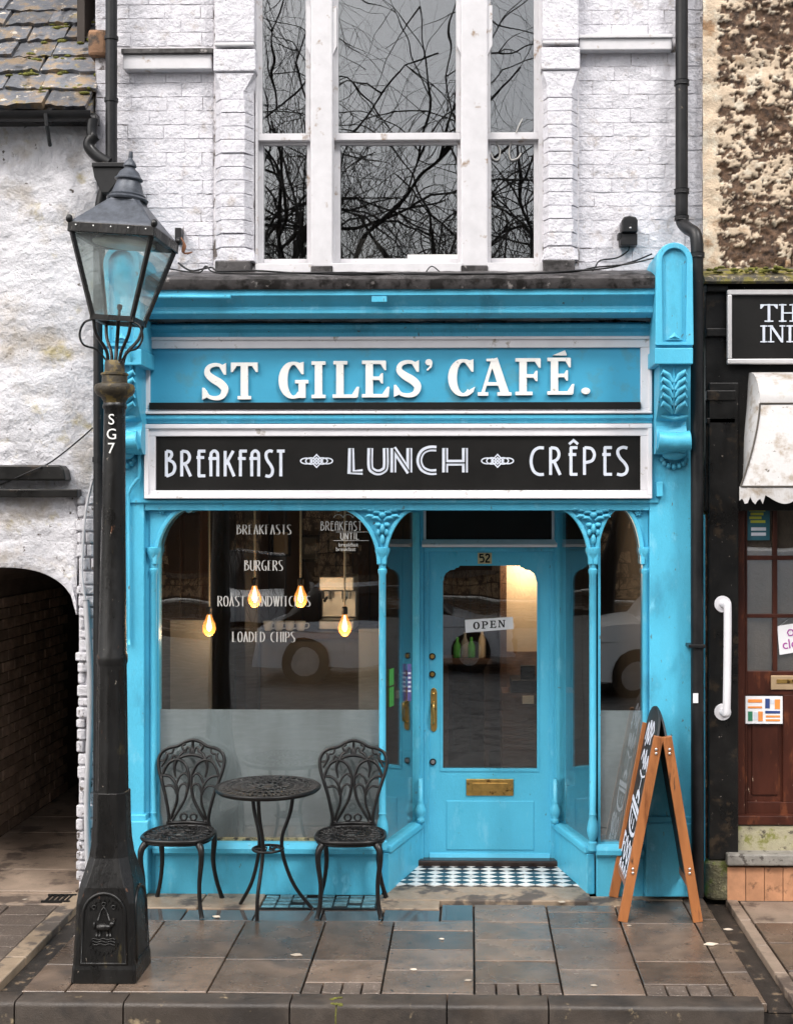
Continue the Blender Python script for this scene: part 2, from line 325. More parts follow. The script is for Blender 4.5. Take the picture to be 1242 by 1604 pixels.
M['canopy'] = mat('white_canopy_vinyl', (0.50, 0.485, 0.48), 0.42, var=0.08, vscale=7, bump=0.15, bscale=14, bdist=0.02, spots=[((0.30, 0.25, 0.20), 7, 0.52, 0.74), ((0.10, 0.08, 0.06), 24, 0.70, 0.80)])
M['tile_terracotta'] = mat('terracotta_tile', (0.50, 0.25, 0.135), 0.5, var=0.2, vscale=12, bump=0.2, bscale=40, rnd=0.12, spots=[((0.18, 0.09, 0.05), 9, 0.60, 0.74)])
M['mossy_stone'] = mat('mossy_step_stone', (0.38, 0.345, 0.23), 0.7, var=0.25, vscale=9, bump=0.7, bscale=50, bdist=0.01, spots=[((0.20, 0.20, 0.05), 9, 0.54, 0.68), ((0.10, 0.085, 0.06), 20, 0.64, 0.74)])
M['grey_stone'] = mat('grey_step_stone', (0.24, 0.225, 0.20), 0.6, var=0.25, vscale=14, bump=0.6, bscale=60, bdist=0.008, spots=[((0.08, 0.07, 0.06), 20, 0.60, 0.70)])
M['dark_brick'] = mat('brown_passage_brick', (0.34, 0.25, 0.185), 0.8, var=0.35, vscale=9, bump=0.8, bscale=50, bdist=0.012, rnd=0.25)  # brown brick, value varies from brick to brick
M['dark_mortar'] = mat('deep_brown_mortar', (0.12, 0.09, 0.07), 0.9, var=0.3, bump=0.5)  # mottled dark brown mortar
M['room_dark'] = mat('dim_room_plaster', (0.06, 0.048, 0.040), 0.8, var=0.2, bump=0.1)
M['room_brown'] = mat('brown_timber_panel', (0.085, 0.038, 0.018), 0.5, var=0.35, vscale=5, bump=0.15, stretch=(1, 1, 0.2), rnd=0.2)
M['room_grey'] = mat('grey_painted_panel', (0.20, 0.19, 0.175), 0.6, var=0.1, bump=0.1)
M['room_cream'] = mat('cream_wall', (0.72, 0.56, 0.40), 0.6, var=0.06, bump=0.1)
M['room_floor'] = mat('cafe_floorboards', (0.16, 0.085, 0.045), 0.4, var=0.3, bump=0.1)
M['bulb'] = mat('glowing_bulb_glass', (0.22, 0.08, 0.02), 0.2, var=0, bump=0, emit=((1.0, 0.36, 0.07), 0.9))
M['filament'] = mat('glowing_filament', (1.0, 0.85, 0.6), 0.2, var=0, bump=0, emit=((1.0, 0.72, 0.36), 6.0))
_m = M['bulb']; _n = _m.node_tree.nodes; _x = _n.new('ShaderNodeMixShader'); _t = _n.new('ShaderNodeBsdfTransparent'); _x.inputs[0].default_value = 0.5
_o = [q for q in _n if q.type == 'OUTPUT_MATERIAL'][0]; _m.node_tree.links.new(_n['Principled BSDF'].outputs[0], _x.inputs[1]); _m.node_tree.links.new(_t.outputs[0], _x.inputs[2]); _m.node_tree.links.new(_x.outputs[0], _o.inputs[0])
M['flex'] = mat('cream_flex', (0.66, 0.52, 0.36), 0.6, var=0.05, bump=0)
M['socket'] = mat('dark_socket', (0.03, 0.022, 0.018), 0.4, var=0.1, bump=0)
M['conduit'] = mat('grey_white_conduit', (0.48, 0.48, 0.50), 0.5, var=0.15, bump=0.1)
M['green'] = mat('green_sticker', (0.06, 0.30, 0.05), 0.5, var=0.2, vscale=40, bump=0)
M['purple'] = mat('purple_sticker', (0.10, 0.09, 0.26), 0.5, var=0.2, vscale=40, bump=0)
M['teal'] = mat('teal_poster', (0.02, 0.11, 0.15), 0.5, var=0.2, bump=0)
M['yellowgreen'] = mat('yellow_green_print', (0.45, 0.50, 0.05), 0.5, var=0.2, bump=0)
M['orange'] = mat('orange_print', (0.78, 0.27, 0.06), 0.5, var=0.2, bump=0)
M['navy'] = mat('navy_print', (0.03, 0.06, 0.20), 0.5, var=0.2, bump=0)
M['dgreen'] = mat('dark_green_print', (0.03, 0.20, 0.10), 0.5, var=0.2, bump=0)
M['magenta'] = mat('purple_lettering', (0.36, 0.03, 0.30), 0.5, var=0.05, bump=0)
M['paper'] = mat('white_card', (0.78, 0.78, 0.80), 0.5, var=0.05, bump=0)
M['lens'] = mat('pavement_light_glass', (0.10, 0.19, 0.22), 0.12, var=0.35, vscale=30, bump=0.1, rnd=0.3, spec=0.9)
M['rust'] = mat('rusty_wire', (0.20, 0.08, 0.035), 0.6, var=0.3, bump=0.2)
M['leafbit'] = mat('fallen_leaf', (0.55, 0.47, 0.38), 0.7, var=0.3, bump=0, rnd=0.3)
# ================================================================== GROUND
def struct(name, mb, mt, **k): return tag(mb.build(name, mt, **k), kind='structure')
road = struct('road', MB().box(-60, 60, -60, -1.84, -0.45, -0.22), M['asphalt'])
pave = struct('pavement', MB().box(-12, 12, -1.80, 0.02, -0.30, -0.045), M['joint'])
# a slab: thin box with dropped edges, its own small tilt and level
def slab(parent, x0, x1, y0, y1, mt, name='paving_slab', gap=0.005, top=0.0, jit=0.0022):
    a, b = min(x0, x1) + gap, max(x0, x1) - gap; c, d = min(y0, y1) + gap, max(y0, y1) - gap
    e = 0.0035
    zz = [top + random.uniform(-jit, jit) for _ in range(4)]
    vs = [(a, c, -0.04), (b, c, -0.04), (b, d, -0.04), (a, d, -0.04),
          (a, c, zz[0]-e), (b, c, zz[1]-e), (b, d, zz[2]-e), (a, d, zz[3]-e),
          (a+e, c+e, zz[0]), (b-e, c+e, zz[1]), (b-e, d-e, zz[2]), (a+e, d-e, zz[3])]
    fs = [(0,1,5,4), (1,2,6,5), (2,3,7,6), (3,0,4,7), (4,5,9,8), (5,6,10,9), (6,7,11,10), (7,4,8,11), (8,9,10,11)]
    return MB().add(vs, fs).build(name, mt, parent)
def gy(py): return 4920.0 / (py - CY) - DIST           # pixel row -> depth on the pavement
def gx(px): return X(px, gy(1445))
M['slab_wet'] = mat('standing_water_on_slab', (0.075, 0.072, 0.070), 0.07, var=0.35, vscale=3, bump=0.04, bscale=30, bdist=0.003, rvar=0.05, rscale=3, spec=0.9, rnd=0.1)
cols = [gx(p) for p in (196, 258, 385, 510, 617, 742, 860, 972, 1088)]
rows = [[1443, 1505, 1557], [1443, 1502, 1557], [1443, 1505, 1557], [1443, 1505, 1540, 'S', 1557], [1443, 1458, 1488, 1520, 1557],
        [1417, 1444, 1472, 1505, 1540, 'S', 1557], [1417, 1428, 1453, 1518, 1557], [1408, 1445, 1505, 1540, 'S', 1557]]
for c, rw in enumerate(rows):
    x0, x1 = cols[c], cols[c+1]; sett = False; prev = rw[0]
    for r in rw[1:]:
        if r == 'S': sett = True; continue
        if sett:
            for k in range(4):
                slab(pave, x0+(x1-x0)*k/4, x0+(x1-x0)*(k+1)/4, gy(prev), gy(r), M['slab_grit'], 'paving_sett', jit=0.004)
        else: slab(pave, x0, x1, gy(prev), gy(r), M['slab'])
        prev = r
# wet strip before the shop window and the stone margin behind it
wx = [X(p, gy(1432)) for p in (200, 290, 400, 505, 600, 690)]
for i in range(5): slab(pave, wx[i], wx[i+1], gy(1443), gy(1425), M['slab_wet'], top=-0.004)
slab(pave, wx[5], cols[5], gy(1443), gy(1417), M['slab_wet'])
mx_ = [X(p, gy(1412)) for p in (200, 318, 412, 592, 690, 742)]
for i in (0, 1, 3): slab(pave, mx_[i], mx_[i+1], gy(1425), 0.0, M['stone_margin'], top=0.002)
step = struct('entrance_step', MB().box(X(606), X(923), -0.13, 0.16, -0.04, 0.008), M['stone_margin'], bevel=0.008)
slab(pave, X(915), X(985), -0.22, 0.0, M['stone_margin']); slab(pave, X(985), X(1088), gy(1408), 0.0, M['stone_margin'])
# left: slabs left of the lamp, drain channel with stone edging, alley mouth
lch0 = G(103, 1440).x; lch1 = G(138, 1440).x; led = G(70, 1440).x
for a, b in ((1420, 1470), (1470, 1515), (1515, 1557)): slab(pave, lch1, cols[0], gy(a), gy(b), M['slab'])
slab(pave, lch1, cols[0], -0.02, gy(1420), M['stone_margin'])
chl = struct('drain_channel', MB().box(lch0, lch1, -1.80, 0.0, -0.04, -0.036), M['joint'])
y = 0.0
for k in range(3): slab(chl, led, lch0, y, y-0.6, M['stone_margin'], 'edging_stone', top=0.006); y -= 0.6
for k in range(8):                                         # gritty blocks of the alley crossing
    for j in range(7):
        slab(pave, led-0.30*(j+1), led-0.30*j, -0.26-0.19*k, -0.26-0.19*(k+1), M['slab_grit'] if (j < 2 or k > 5) else M['slab'], 'paving_sett', jit=0.003)
for j in range(4): slab(pave, led+0.1-0.55*(j+1), led+0.1-0.55*j, -0.24, -0.06, M['alley_stone'])
grat = MB()
for k in range(5): grat.box(X(78,-.1)+k*0.032, X(78,-.1)+k*0.032+0.012, -0.20, -0.08, 0.002, 0.012)
grat.box(X(74,-.1), X(118,-.1), -0.215, -0.20, 0.002, 0.014).box(X(74,-.1), X(118,-.1), -0.08, -0.065, 0.002, 0.014)
tag(grat.build('drain_grating', M['black_iron']), 'small dark iron drain grating at the mouth of the passage', 'grating')
# right: drain channel, edging, slabs in front of the brown door
rch0 = G(1128, 1450).x; rch1 = G(1162, 1450).x
chr_ = struct('drain_channel', MB().box(rch0, rch1, -1.80, 0.0, -0.04, -0.034), M['joint'])
y = -0.03
for k in range(4): slab(chr_, cols[-1], rch0, y, y-0.44, M['slab'], 'edging_stone'); slab(chr_, rch1, rch1+0.075, y-0.02, y-0.46, M['alley_stone'], 'edging_stone', top=0.004); y -= 0.44
for j in range(5):
    yy = -0.10
    for dd in (0.42, 0.36, 0.45, 0.45):
        slab(pave, rch1+0.08+0.62*j, rch1+0.08+0.62*(j+1), yy, yy-dd, M['alley_stone'] if random.random() < .6 else M['slab']); yy -= dd
slab(pave, rch1+0.08, rch1+3.2, 0.0, -0.10, M['joint'])
# kerb
kerb = struct('kerb', MB().box(-12, 12, -1.79, -1.70, -0.30, -0.05), M['joint'])
kx = [-9.5, -8.2, -7.0, -5.9, -4.8, -3.9, G(24, 1570).x, G(195, 1570).x, G(455, 1570).x, G(700, 1570).x, G(858, 1570).x, G(1192, 1570).x]
kx2 = [G(1242, 1570).x, 2.6, 3.6, 4.6]
def kerb_stone(a, b):
    n = 10; vs = []; fs = []
    prof = [(-1.697, -0.03), (-1.70, 0.003), (-1.825, 0.003), (-1.838, -0.006), (-1.842, -0.02), (-1.846, -0.26)]
    for i in range(n+1):
        x = a+0.004 + (b-a-0.008)*i/n
        for (yy, zz) in prof:
            q = noise.noise((x*9, yy*9, zz*9+3))*0.004
            vs.append((x, yy+q, zz+q*0.6))
    m = len(prof)
    for i in range(n):
        for k in range(m-1): fs.append((i*m+k, i*m+k+1, (i+1)*m+k+1, (i+1)*m+k)[::-1])
    fs += [tuple(range(m)), tuple(range(n*m+m-1, n*m-1, -1))]
    MB().add(vs, fs).build('kerb_stone', M['kerbstone'], kerb, autosmooth=50)
for i in range(len(kx)-1): kerb_stone(kx[i], kx[i+1])
for i in range(len(kx2)-1): kerb_stone(kx2[i], kx2[i+1])

# cellar light let into the pavement: cast frame with glass lenses
cl = thing('cellar_light', (X(500), -0.14, 0), 'iron pavement light with rows of blue-green glass lenses below the shop window', 'pavement light')
ca, cb_ = X(412, gy(1412)), X(592, gy(1412)); cy0, cy1 = gy(1425), -0.02
fr = MB().box(ca, cb_, cy0, cy1, -0.03, -0.010)
fr.box(ca, cb_, cy0, cy0+0.012, -0.012, 0.004).box(ca, cb_, cy1-0.012, cy1, -0.012, 0.004)
fr.build('frame', M['black_iron'], cl)
nx_, ny_ = 8, 4
lens = MB().box(-0.038, 0.038, -0.022, 0.022, -0.01, 0.006).mesh('lens'); lens.materials.append(M['lens'])
for i in range(nx_):
    for j in range(ny_):
        if random.random() < 0.12: continue
        o = link('lens', lens, None, cl); o.location = (ca+0.05+(cb_-ca-0.1)*i/(nx_-1)-0.0, cy0+0.04+(cy1-cy0-0.08)*j/(ny_-1), random.uniform(-0.004, 0.003)); o.scale = (1, 0.85, 1)
        o.rotation_euler = (random.uniform(-.03, .03), random.uniform(-.03, .03), 0)
# litter: pale leaves and chips on the slabs
for k, (px, py, s_, lbl) in enumerate(((465, 1497, .035, 'largest pale leaf on the slab in front of the bistro table'), (648, 1520, .02, 'pale leaf on the slab below the porch, left of the long joint'),
        (733, 1537, .022, 'pale leaf lying on the long joint near the kerb'), (880, 1414, .03, 'pale leaf by the porch step, right of the tiles'), (1112, 1480, .045, 'long pale leaf on the edging of the right drain channel'),
        (1140, 1457, .03, 'pale leaf inside the right drain channel'), (985, 1451, .014, 'tiny pale scrap beside the foot of the A-frame board'), (215, 1531, .016, 'tiny pale scrap beside the base of the street lamp'),
        (340, 1437, .03, 'pale leaf on the wet strip under the left chair'), (692, 1472, .016, 'tiny pale scrap on the slab straight below the porch'), (930, 1545, .018, 'pale leaf near the kerb below the right window'), (40, 1410, .02, 'pale scrap on the setts at the mouth of the passage'))):
    g = G(px, py); a = random.uniform(0, 3)
    pts = [(g.x + s_*cos(t+a)*(1 if i % 2 else .6), g.y + s_*0.55*sin(t+a)) for i, t in enumerate([2*pi*q/9 for q in range(9)])]
    tag(MB().hprism(pts, 0.004, 0.007).build('fallen_leaf', M['leafbit']), lbl, 'leaf', 'leaf scraps on the paving')
wd = thing('weed', G(531, 1562), 'small green weed sprouting from the kerb joint', 'weed')
g = G(531, 1562)
MB().tube([(g.x, g.y-.15, -0.15), (g.x, g.y-0.16, -0.03), (g.x+.004, g.y-0.15, 0.03)], 0.004, 6).build('stem', M['moss'], wd)
lf = MB()
for a in range(7): lf.ell((g.x+random.uniform(-.02, .025), g.y-0.15+random.uniform(-.02, .02), 0.03+random.uniform(-.01, .02)), (0.014, 0.008, 0.005), 6, 4)
lf.build('leaves', M['moss'], wd)

# ================================================================== BRICK HELPERS
def brick_mesh(L, h, seed, amp=0.003, rim=0.004, depth=0.03):
    rnd = random.Random(seed); nx, nz = 4, 2; vs = []; fs = []
    for j in range(nz+1):
        for i in range(nx+1):
            vs.append((-L/2+L*i/nx, rnd.uniform(-amp, amp) , -h/2+h*j/nz + rnd.uniform(-amp, amp)))
    for j in range(nz):
        for i in range(nx): a = j*(nx+1)+i; fs.append((a, a+1, a+nx+2, a+nx+1))
    ring = [i for i in range(nx+1)] + [(j+1)*(nx+1)-1 for j in range(1, nz+1)] + [nz*(nx+1)+i for i in range(nx-1, -1, -1)] + [j*(nx+1) for j in range(nz-1, 0, -1)]
    n = len(vs)
    for q in ring:
        v = vs[q]; vs.append((v[0] + (rim if v[0] > L/2-1e-6 else (-rim if v[0] < -L/2+1e-6 else 0)), depth, v[2] + rim*(1 if v[2] > 0.3*h else (-1 if v[2] < -0.3*h else 0))))
    m = len(ring)
    for k in range(m): fs.append((ring[k], n+k, n+(k+1) % m, ring[(k+1) % m]))
    me = MB().add(vs, fs).mesh('brick', True); me.set_sharp_from_angle(angle=radians(38)); return me
def brick_set(L, h, mt, n=8, **k):
    out = [brick_mesh(L, h, 100+i, **k) for i in range(n)]
    for m in out: m.materials.append(mt)
    return out
def brick_wall(parent, bs, L, h, x0, x1, z0, z1, Yf, joint=0.005, jy=0.0018):
    r = 0; z = z0 + h/2; n = 0
    while z < z1:
        x = x0 - (L+joint) * (0.5 if r % 2 else 0.0) - random.uniform(0, .03)
        while x < x1:
            a, b = max(x, x0), min(x+L, x1)
            if b - a > 0.03:
                o = link('brick', random.choice(bs), None, parent); o.location = ((a+b)/2, Yf + random.uniform(-jy, jy), z)
                o.scale = ((b-a)/L, 1, 1); o.rotation_euler = (0, random.uniform(-.006, .006), 0); n += 1
            x += L + joint
        z += h + joint; r += 1
    return n

# ================================================================== CAFE BUILDING, UPPER STOREY
ZT = 6.3                                                     # top of what is built
zc = Z(436, 0.07)
cafe = thing('cafe_building', (X(625), 0.1, 0), 'white painted brick building with three tall sash windows above the blue shopfront', 'building')
uw = MB()
uw.box(X(150, .07), X(402, .07), 0.07, 0.42, zc, ZT); uw.box(X(848, .07), X(1101, .07), 0.07, 0.42, zc, ZT)
uw.box(X(402, .07), X(848, .07), 0.10, 0.42, Z(-70, .07), ZT)
uw.box(X(150, .07), X(1101, .07), 0.12, 0.42, Z(520, .07), zc-0.002)
wall = uw.build('upper_wall', M['mortar_white'], cafe)
BL, BH = 0.222, 0.083
bs = brick_set(BL, BH, M['brick_white'])
zb = zc + 0.012
brick_wall(wall, bs, BL, BH, X(152, .07), X(334, .07), zb, Z(107, .07), 0.0665)
brick_wall(wall, bs, BL, BH, X(906, .07), X(1099, .07), zb, Z(84, .07), 0.0665)
brick_wall(wall, bs, BL, BH, X(152, .07), X(334, .07), Z(70, .07), ZT-0.2, 0.0665)
brick_wall(wall, bs, BL, BH, X(906, .07), X(1099, .07), Z(62, .07), ZT-0.2, 0.0665)
# string course with a dark lead top
MB().pbox(193, 82, 332, 106, 0.0, 0.12).build('string_course', M['frame_white'], wall, bevel=0.006)
MB().pbox(190, 73, 334, 81, -0.02, 0.12).build('lead_capping', M['lead'], wall, bevel=0.004)
MB().pbox(907, 62, 1052, 80, 0.0, 0.12).build('string_course', M['frame_white'], wall, bevel=0.006)
MB().pbox(905, 56, 1054, 61, -0.015, 0.12).build('lead_capping', M['frame_white'], wall, bevel=0.004)
# chamfered brick piers beside the windows
def pier(xl, xr, f0, f1):
    p = MB().box(X(xl, .07), X(xr, .07), 0.04, 0.11, Z(436, .07), ZT-0.2).build('pier', M['mortar_white'], cafe)
    Yf = -0.03
    z = Z(386, Yf); h = BH
    while z < Z(140, Yf):
        a, b, c, d = X(xl, .05)+random.uniform(0, .005), X(f0, Yf)+random.uniform(-.006, .006), X(f1, Yf)+random.uniform(-.006, .006), X(xr, .05)-random.uniform(0, .005)
        q = random.uniform(-.006, .005)
        MB().hprism([(a, 0.06), (a, 0.045), (b, Yf+q), (c, Yf+q), (d, 0.045), (d, 0.06)], z+0.003, z+h).build('brick', M['brick_white'], p, bevel=0.003); z += h + 0.001
    # broach stop, capital and base
    def frus(za, pa, zb_, pb, nm, mt):
        n = len(pa); vs = [(x, y_, za) for x, y_ in pa] + [(x, y_, zb_) for x, y_ in pb]
        MB().add(vs, [tuple(range(n-1, -1, -1)), tuple(range(n, 2*n))] + [(i, (i+1) % n, (i+1) % n+n, i+n) for i in range(n)]).build(nm, mt, p, bevel=0.004)
    A = [(X(xl, .05), .06), (X(f0, Yf), Yf), (X(f1, Yf), Yf), (X(xr, .05), .06)]
    S = [(X(xl, Yf), .06), (X(xl, Yf), Yf), (X(xr, Yf), Yf), (X(xr, Yf), .06)]
    frus(Z(141, Yf), [A[0], A[1], A[2], A[3]], Z(112, Yf), S, 'capital', M['brick_white'])
    MB().box(X(xl-2, Yf), X(xr+2, Yf), Yf-0.012, 0.06, Z(111, Yf), Z(76, Yf)).build('capital_block', M['brick_white'], p, bevel=0.008)
    MB().box(X(xl, Yf), X(xr, Yf), Yf-0.02, 0.06, Z(72, Yf), Z(66, Yf)).build('capital_block', M['frame_white'], p, bevel=0.008)
    MB().box(X(xl, Yf), X(xr, Yf), Yf-0.004, 0.06, Z(64, Yf), ZT-0.2).build('pier_shaft', M['brick_white'], p, bevel=0.008)
    frus(Z(408, Yf), S, Z(387, Yf), A, 'broach', M['brick_white'])
    MB().box(X(xl+1, Yf), X(xr-6, Yf), Yf-0.02, 0.06, Z(433, Yf), Z(409, Yf)).build('lead_base', M['lead'], p, bevel=0.006)
pier(337, 399, 347, 383)
pier(849, 906, 858, 896)
# mullion posts
for (a, b) in ((487, 521), (722, 764)):
    m_ = MB().pbox(a, -70, b, 418, 0.0, 0.12).build('mullion', M['frame_white'], cafe, bevel=0.010)
    MB().pbox(a, 416, b, 434, -0.02, 0.12).build('lead_base', M['lead'], m_, bevel=0.005)
    for sx in (a, b):
        zt = Z(72, 0.02); zz = Z(88, 0.02); xx = X(sx, 0.02); w_ = 0.022 if sx == a else -0.022
        MB().prism([(xx-w_*1.2, zt+.25), (xx-w_*1.2, zt), (xx+w_*0.1, zz), (xx+w_*.6, zz), (xx+w_*.6, zt+.25)], 0.014, 0.10).build('label_stop', M['frame_white'], m_)
# sash windows: (frame outer x0,x1; glass x0,x1)
def sash(x0, x1, g0, g1, lo0, lo1, inst):
    s_ = MB()
    Yf = 0.05
    s_.pbox(x0, -70, g0-7, 412, Yf, 0.2); s_.pbox(g1+7, -70, x1, 412, Yf, 0.2); s_.pbox(x0, 412, x1, 431, Yf-0.06, 0.2)
    wdw = s_.build('sash_window', M['frame_white'], cafe, bevel=0.004)
    up = MB(); Yu = 0.07
    up.pbox(g0-7, -70, g0, 208, Yu, 0.105); up.pbox(g1, -70, g1+7, 208, Yu, 0.105); up.pbox(g0-7, 208, g1+7, 219, Yu-0.004, 0.105)
    up.build('upper_sash', M['frame_white'], wdw, bevel=0.003)
    lo = MB(); Yl = 0.11
    lo.pbox(g0-8, 219, lo0, 413, Yl, 0.145); lo.pbox(lo1, 219, g1+8, 413, Yl, 0.145); lo.pbox(lo0, 405, lo1, 413, Yl-0.002, 0.145); lo.pbox(lo0, 217, lo1, 226, Yl-0.002, 0.145)
    lo.build('lower_sash', M['frame_white'], wdw, bevel=0.003)
    MB().pbox(g0-2, -70, g1+2, 210, 0.086, 0.090).build('pane', M['glass_old'], wdw)
    MB().pbox(lo0-2, 222, lo1+2, 408, 0.126, 0.130).build('pane', M['glass_old'], wdw)
    return wdw
w1 = sash(400, 489, 411, 479, 413, 481, 0)
w2 = sash(519, 724, 530, 714, 533, 716, 1)
w3 = sash(762, 850, 768, 836, 769, 836, 2)
MB().pbox(638, 399, 716, 409, 0.116, 0.122).build('sill_strip', M['letter_white'], w2)
tag(MB().tube(bez([P(665, 430, -.03), P(676, 417, -.03), P(692, 429, -.03)], 8), 0.004, 5).build('bent_wire', M['pipe']), 'bent black wire peak standing on the ledge under the middle window', 'wire')
hk = thing('wire_hooks', P(795, 240, .10), 'pair of curled pale wire hooks hanging in the right upper window', 'hooks')
MB().tube(bez([P(777, 222, .105), P(783, 236, .105), P(780, 250, .105), P(772, 248, .105), P(769, 240, .105)], 16), 0.005, 6).build('hook', M['vinyl'], hk)
MB().tube(bez([P(801, 222, .105), P(797, 236, .105), P(800, 250, .105), P(810, 248, .105), P(816, 240, .105)], 16), 0.005, 6).build('hook', M['vinyl'], hk)
MB().tube(bez([P(808, 208, .06), P(812, 198, .06), P(818, 186, .06)], 8), 0.004, 6).build('hook', M['vinyl'], hk)
# dim room behind the sashes
rm = MB(); xa, xb = X(395, .2), X(855, .2); z0, z1 = Z(440, .2), ZT
rm.box(xa-.02, xb+.02, 3.2, 3.25, z0, z1).box(xa-1.2, xa-1.15, .43, 3.2, z0, z1).box(xb+1.15, xb+1.2, .43, 3.2, z0, z1)
rm.box(xa-1.2, xb+1.2, .43, 3.25, z0-.1, z0-.04).box(xa-1.2, xb+1.2, .40, 3.26, z1-.03, z1+.08).box(xa-1.2, xa, 3.2, 3.25, z0, z1).box(xb, xb+1.2, 3.2, 3.25, z0, z1)
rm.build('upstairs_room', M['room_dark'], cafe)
tag(MB().lathe([(0.04, 0), (0.11, 0.03), (0.12, 0.16), (0.09, 0.23), (0.02, 0.25)], X(574, 1.0), 1.0, 16, Z(408, .6)-0.02).build('reflection_body', M['room_dark'], autosmooth=60), 'rounded body standing in for a ghostly reflection at the lower left of the middle upstairs window', 'reflection stand-in')  # solid added in place of a faint reflection in the pane

# ================================================================== LEFT NEIGHBOUR: LIMEWASHED COTTAGE WITH PASSAGE
cot = thing('rendered_cottage', (X(60), 0.2, 0), 'low whitewashed rubble cottage with mossy stone slate roof and dark arched passage', 'house')
YW = 0.06
def lump(x, z):
    return (noise.noise((x*3.1, z*3.1, 1.7))*0.026 + noise.noise((x*8, z*11, 5.1))*0.013 + noise.noise((x*24, z*30, 9.0))*0.006
            - 0.016*max(0, noise.noise((x*2.2, z*7.5, 22.0))-0.25)*2.5)
def wall_grid(x0, x1, bot, top, step=0.016):
    nx = max(2, int((x1-x0)/step)); nz = max(2, int((top - min(bot(x0), bot((x0+x1)/2), bot(x1)))/step)); vs = []; fs = []
    for i in range(nx+1):
        x = x0+(x1-x0)*i/nx; b = bot(x)
        for j in range(nz+1):
            z = b+(top-b)*j/nz; vs.append((x, YW-lump(x, z), z))
    for i in range(nx):
        for j in range(nz): a = i*(nz+1)+j; fs.append((a, a+nz+1, a+nz+2, a+1))
    return vs, fs
ztop = Z(186, YW)
xj = X(122, YW); xl = X(-118, YW); xc = (xj+xl)/2
z_sp, z_ap = Z(962, YW), Z(888, YW)
def arch_z(x):
    t = min(1, abs((x-xc)/((xj-xl)/2))); return z_sp + (z_ap-z_sp)*sqrt(max(0, 1-t**2.6))
cw = MB()
cw.add(*wall_grid(xl, xj, arch_z, ztop)); cw.add(*wall_grid(xj, X(152, YW), lambda x: Z(790, YW), ztop)); cw.add(*wall_grid(-5.6, xl, lambda x: 0.0, ztop, 0.03))
cwo = cw.build('wall', M['render_white'], cot, smooth=True)
MB().box(-5.6, X(150, YW), 0.10, 0.48, z_ap+0.05, ztop).box(-5.6, xl-.02, 0.10, 0.48, 0, z_ap+0.05).box(xj+.02, X(150, .1), 0.10, 0.48, 0, z_ap+0.05).build('wall_core', M['mortar_white'], cot)
# arch ring and passage
ring = MB(); n = 30; vs = []; fs = []
for i in range(n+1):
    x = xl+(xj-xl)*i/n; z = arch_z(x)
    vs += [(x, YW-0.035, z+0.012), (x, YW-0.03, z-0.004), (x, 0.46, z-0.004), (x, 0.46, z+0.03), (x, YW-0.035+0.005, z+0.075), ]
for i in range(n):
    for k in range(5): fs.append((i*5+k, (i+1)*5+k, (i+1)*5+(k+1) % 5, i*5+(k+1) % 5))
fs += [tuple(range(5)), tuple(range(n*5+4, n*5-1, -1))]
MB().add(vs, fs).build('arch_ring', M['render_white'], cot, autosmooth=40)
tn = MB(); vs = []; fs = []
for i in range(n+1):
    x = xl+(xj-xl)*i/n; z = arch_z(x)+0.02; vs += [(x, 0.46, z), (x, 6.0, z)]
for i in range(n): fs.append((2*i, 2*i+1, 2*i+3, 2*i+2))
tn.add(vs, fs); tn.box(xj+.01, xj+.12, 0.46, 6.0, 0, z_sp+.05).box(xl-.12, xl, 0.10, 6.0, 0, z_sp+.05).box(xl-.1, xj+.1, 6.0, 6.1, 0, z_ap+.1)
tun = tn.build('passage', M['dark_mortar'], cot)
dbs = brick_set(0.23, 0.07, M['dark_brick'], 6)
for r in range(22):
    y_ = 0.12 - (0.12 if r % 2 else 0)
    while y_ < 2.8:
        o = link('brick', random.choice(dbs), None, tun); o.location = (xl+0.008+random.uniform(-.004, .004), y_+.12, 0.045+r*0.08); o.rotation_euler = (0, 0, radians(90)); y_ += 0.24
tag(MB().box(xl-.1, xj+.1, 0.02, 6.0, -0.1, -0.012).build('passage_floor', M['alley_stone']), kind='structure')
for k in range(5): slab(bpy.data.objects['passage_floor'], xl, xj, 0.03+k*0.5, 0.03+(k+1)*0.5, M['alley_stone'], top=0.004)
# rough brick jamb between passage and shopfront
jb = MB().box(X(123, .03), X(152, .03), 0.05, 0.40, 0, Z(780, .03)).build('jamb', M['mortar_white'], cot)
M['jamb_white'] = mat('rough_white_jamb_brick', (0.66, 0.65, 0.68), 0.7, var=0.12, vscale=16, bump=1.0, bscale=40, bdist=0.016, rnd=0.08, spots=[((0.12, 0.10, 0.09), 22, 0.62, 0.72)])
z = 0.0
while z < Z(790, .03):
    h = random.uniform(0.055, 0.085); a = X(123, .03)-random.uniform(-.008, .014); b = X(152, .03)-random.uniform(0, .012); yf = 0.02+random.uniform(-.012, .012)
    if random.random() < .5:
        m_ = random.uniform(a+.04, b-.03); segs = [(a, m_-.004), (m_+.004, b)]
    else: segs = [(a, b)]
    for (p, q) in segs:
        MB().hprism([(p, .3), (p+random.uniform(-.004, .004), yf+random.uniform(0, .01)), ((p+q)/2, yf-random.uniform(0, .006)), (q, yf+random.uniform(0, .01)), (q, .3)], z+.004, z+h-.004).build('brick', M['jamb_white'], jb, bevel=0.008)
    z += h + .004
# black hood board over the passage
hb = MB(); zt, zb2 = Z(728, -.06), Z(752, -.06)
hb.prism([(-4.5, zt), (X(95, -.06), zt), (X(101, -.06), zt-.03), (X(104, -.06), zb2), (-4.5, zb2)], -0.07, 0.06)
hb.build('hood_board', M['timber_dark'], cot, bevel=0.01)
MB().box(-4.5, X(122, -.03), -0.03, 0.06, Z(779, -.03), Z(766, -.03)).build('hood_strip', M['timber_dark'], cot, bevel=0.006)
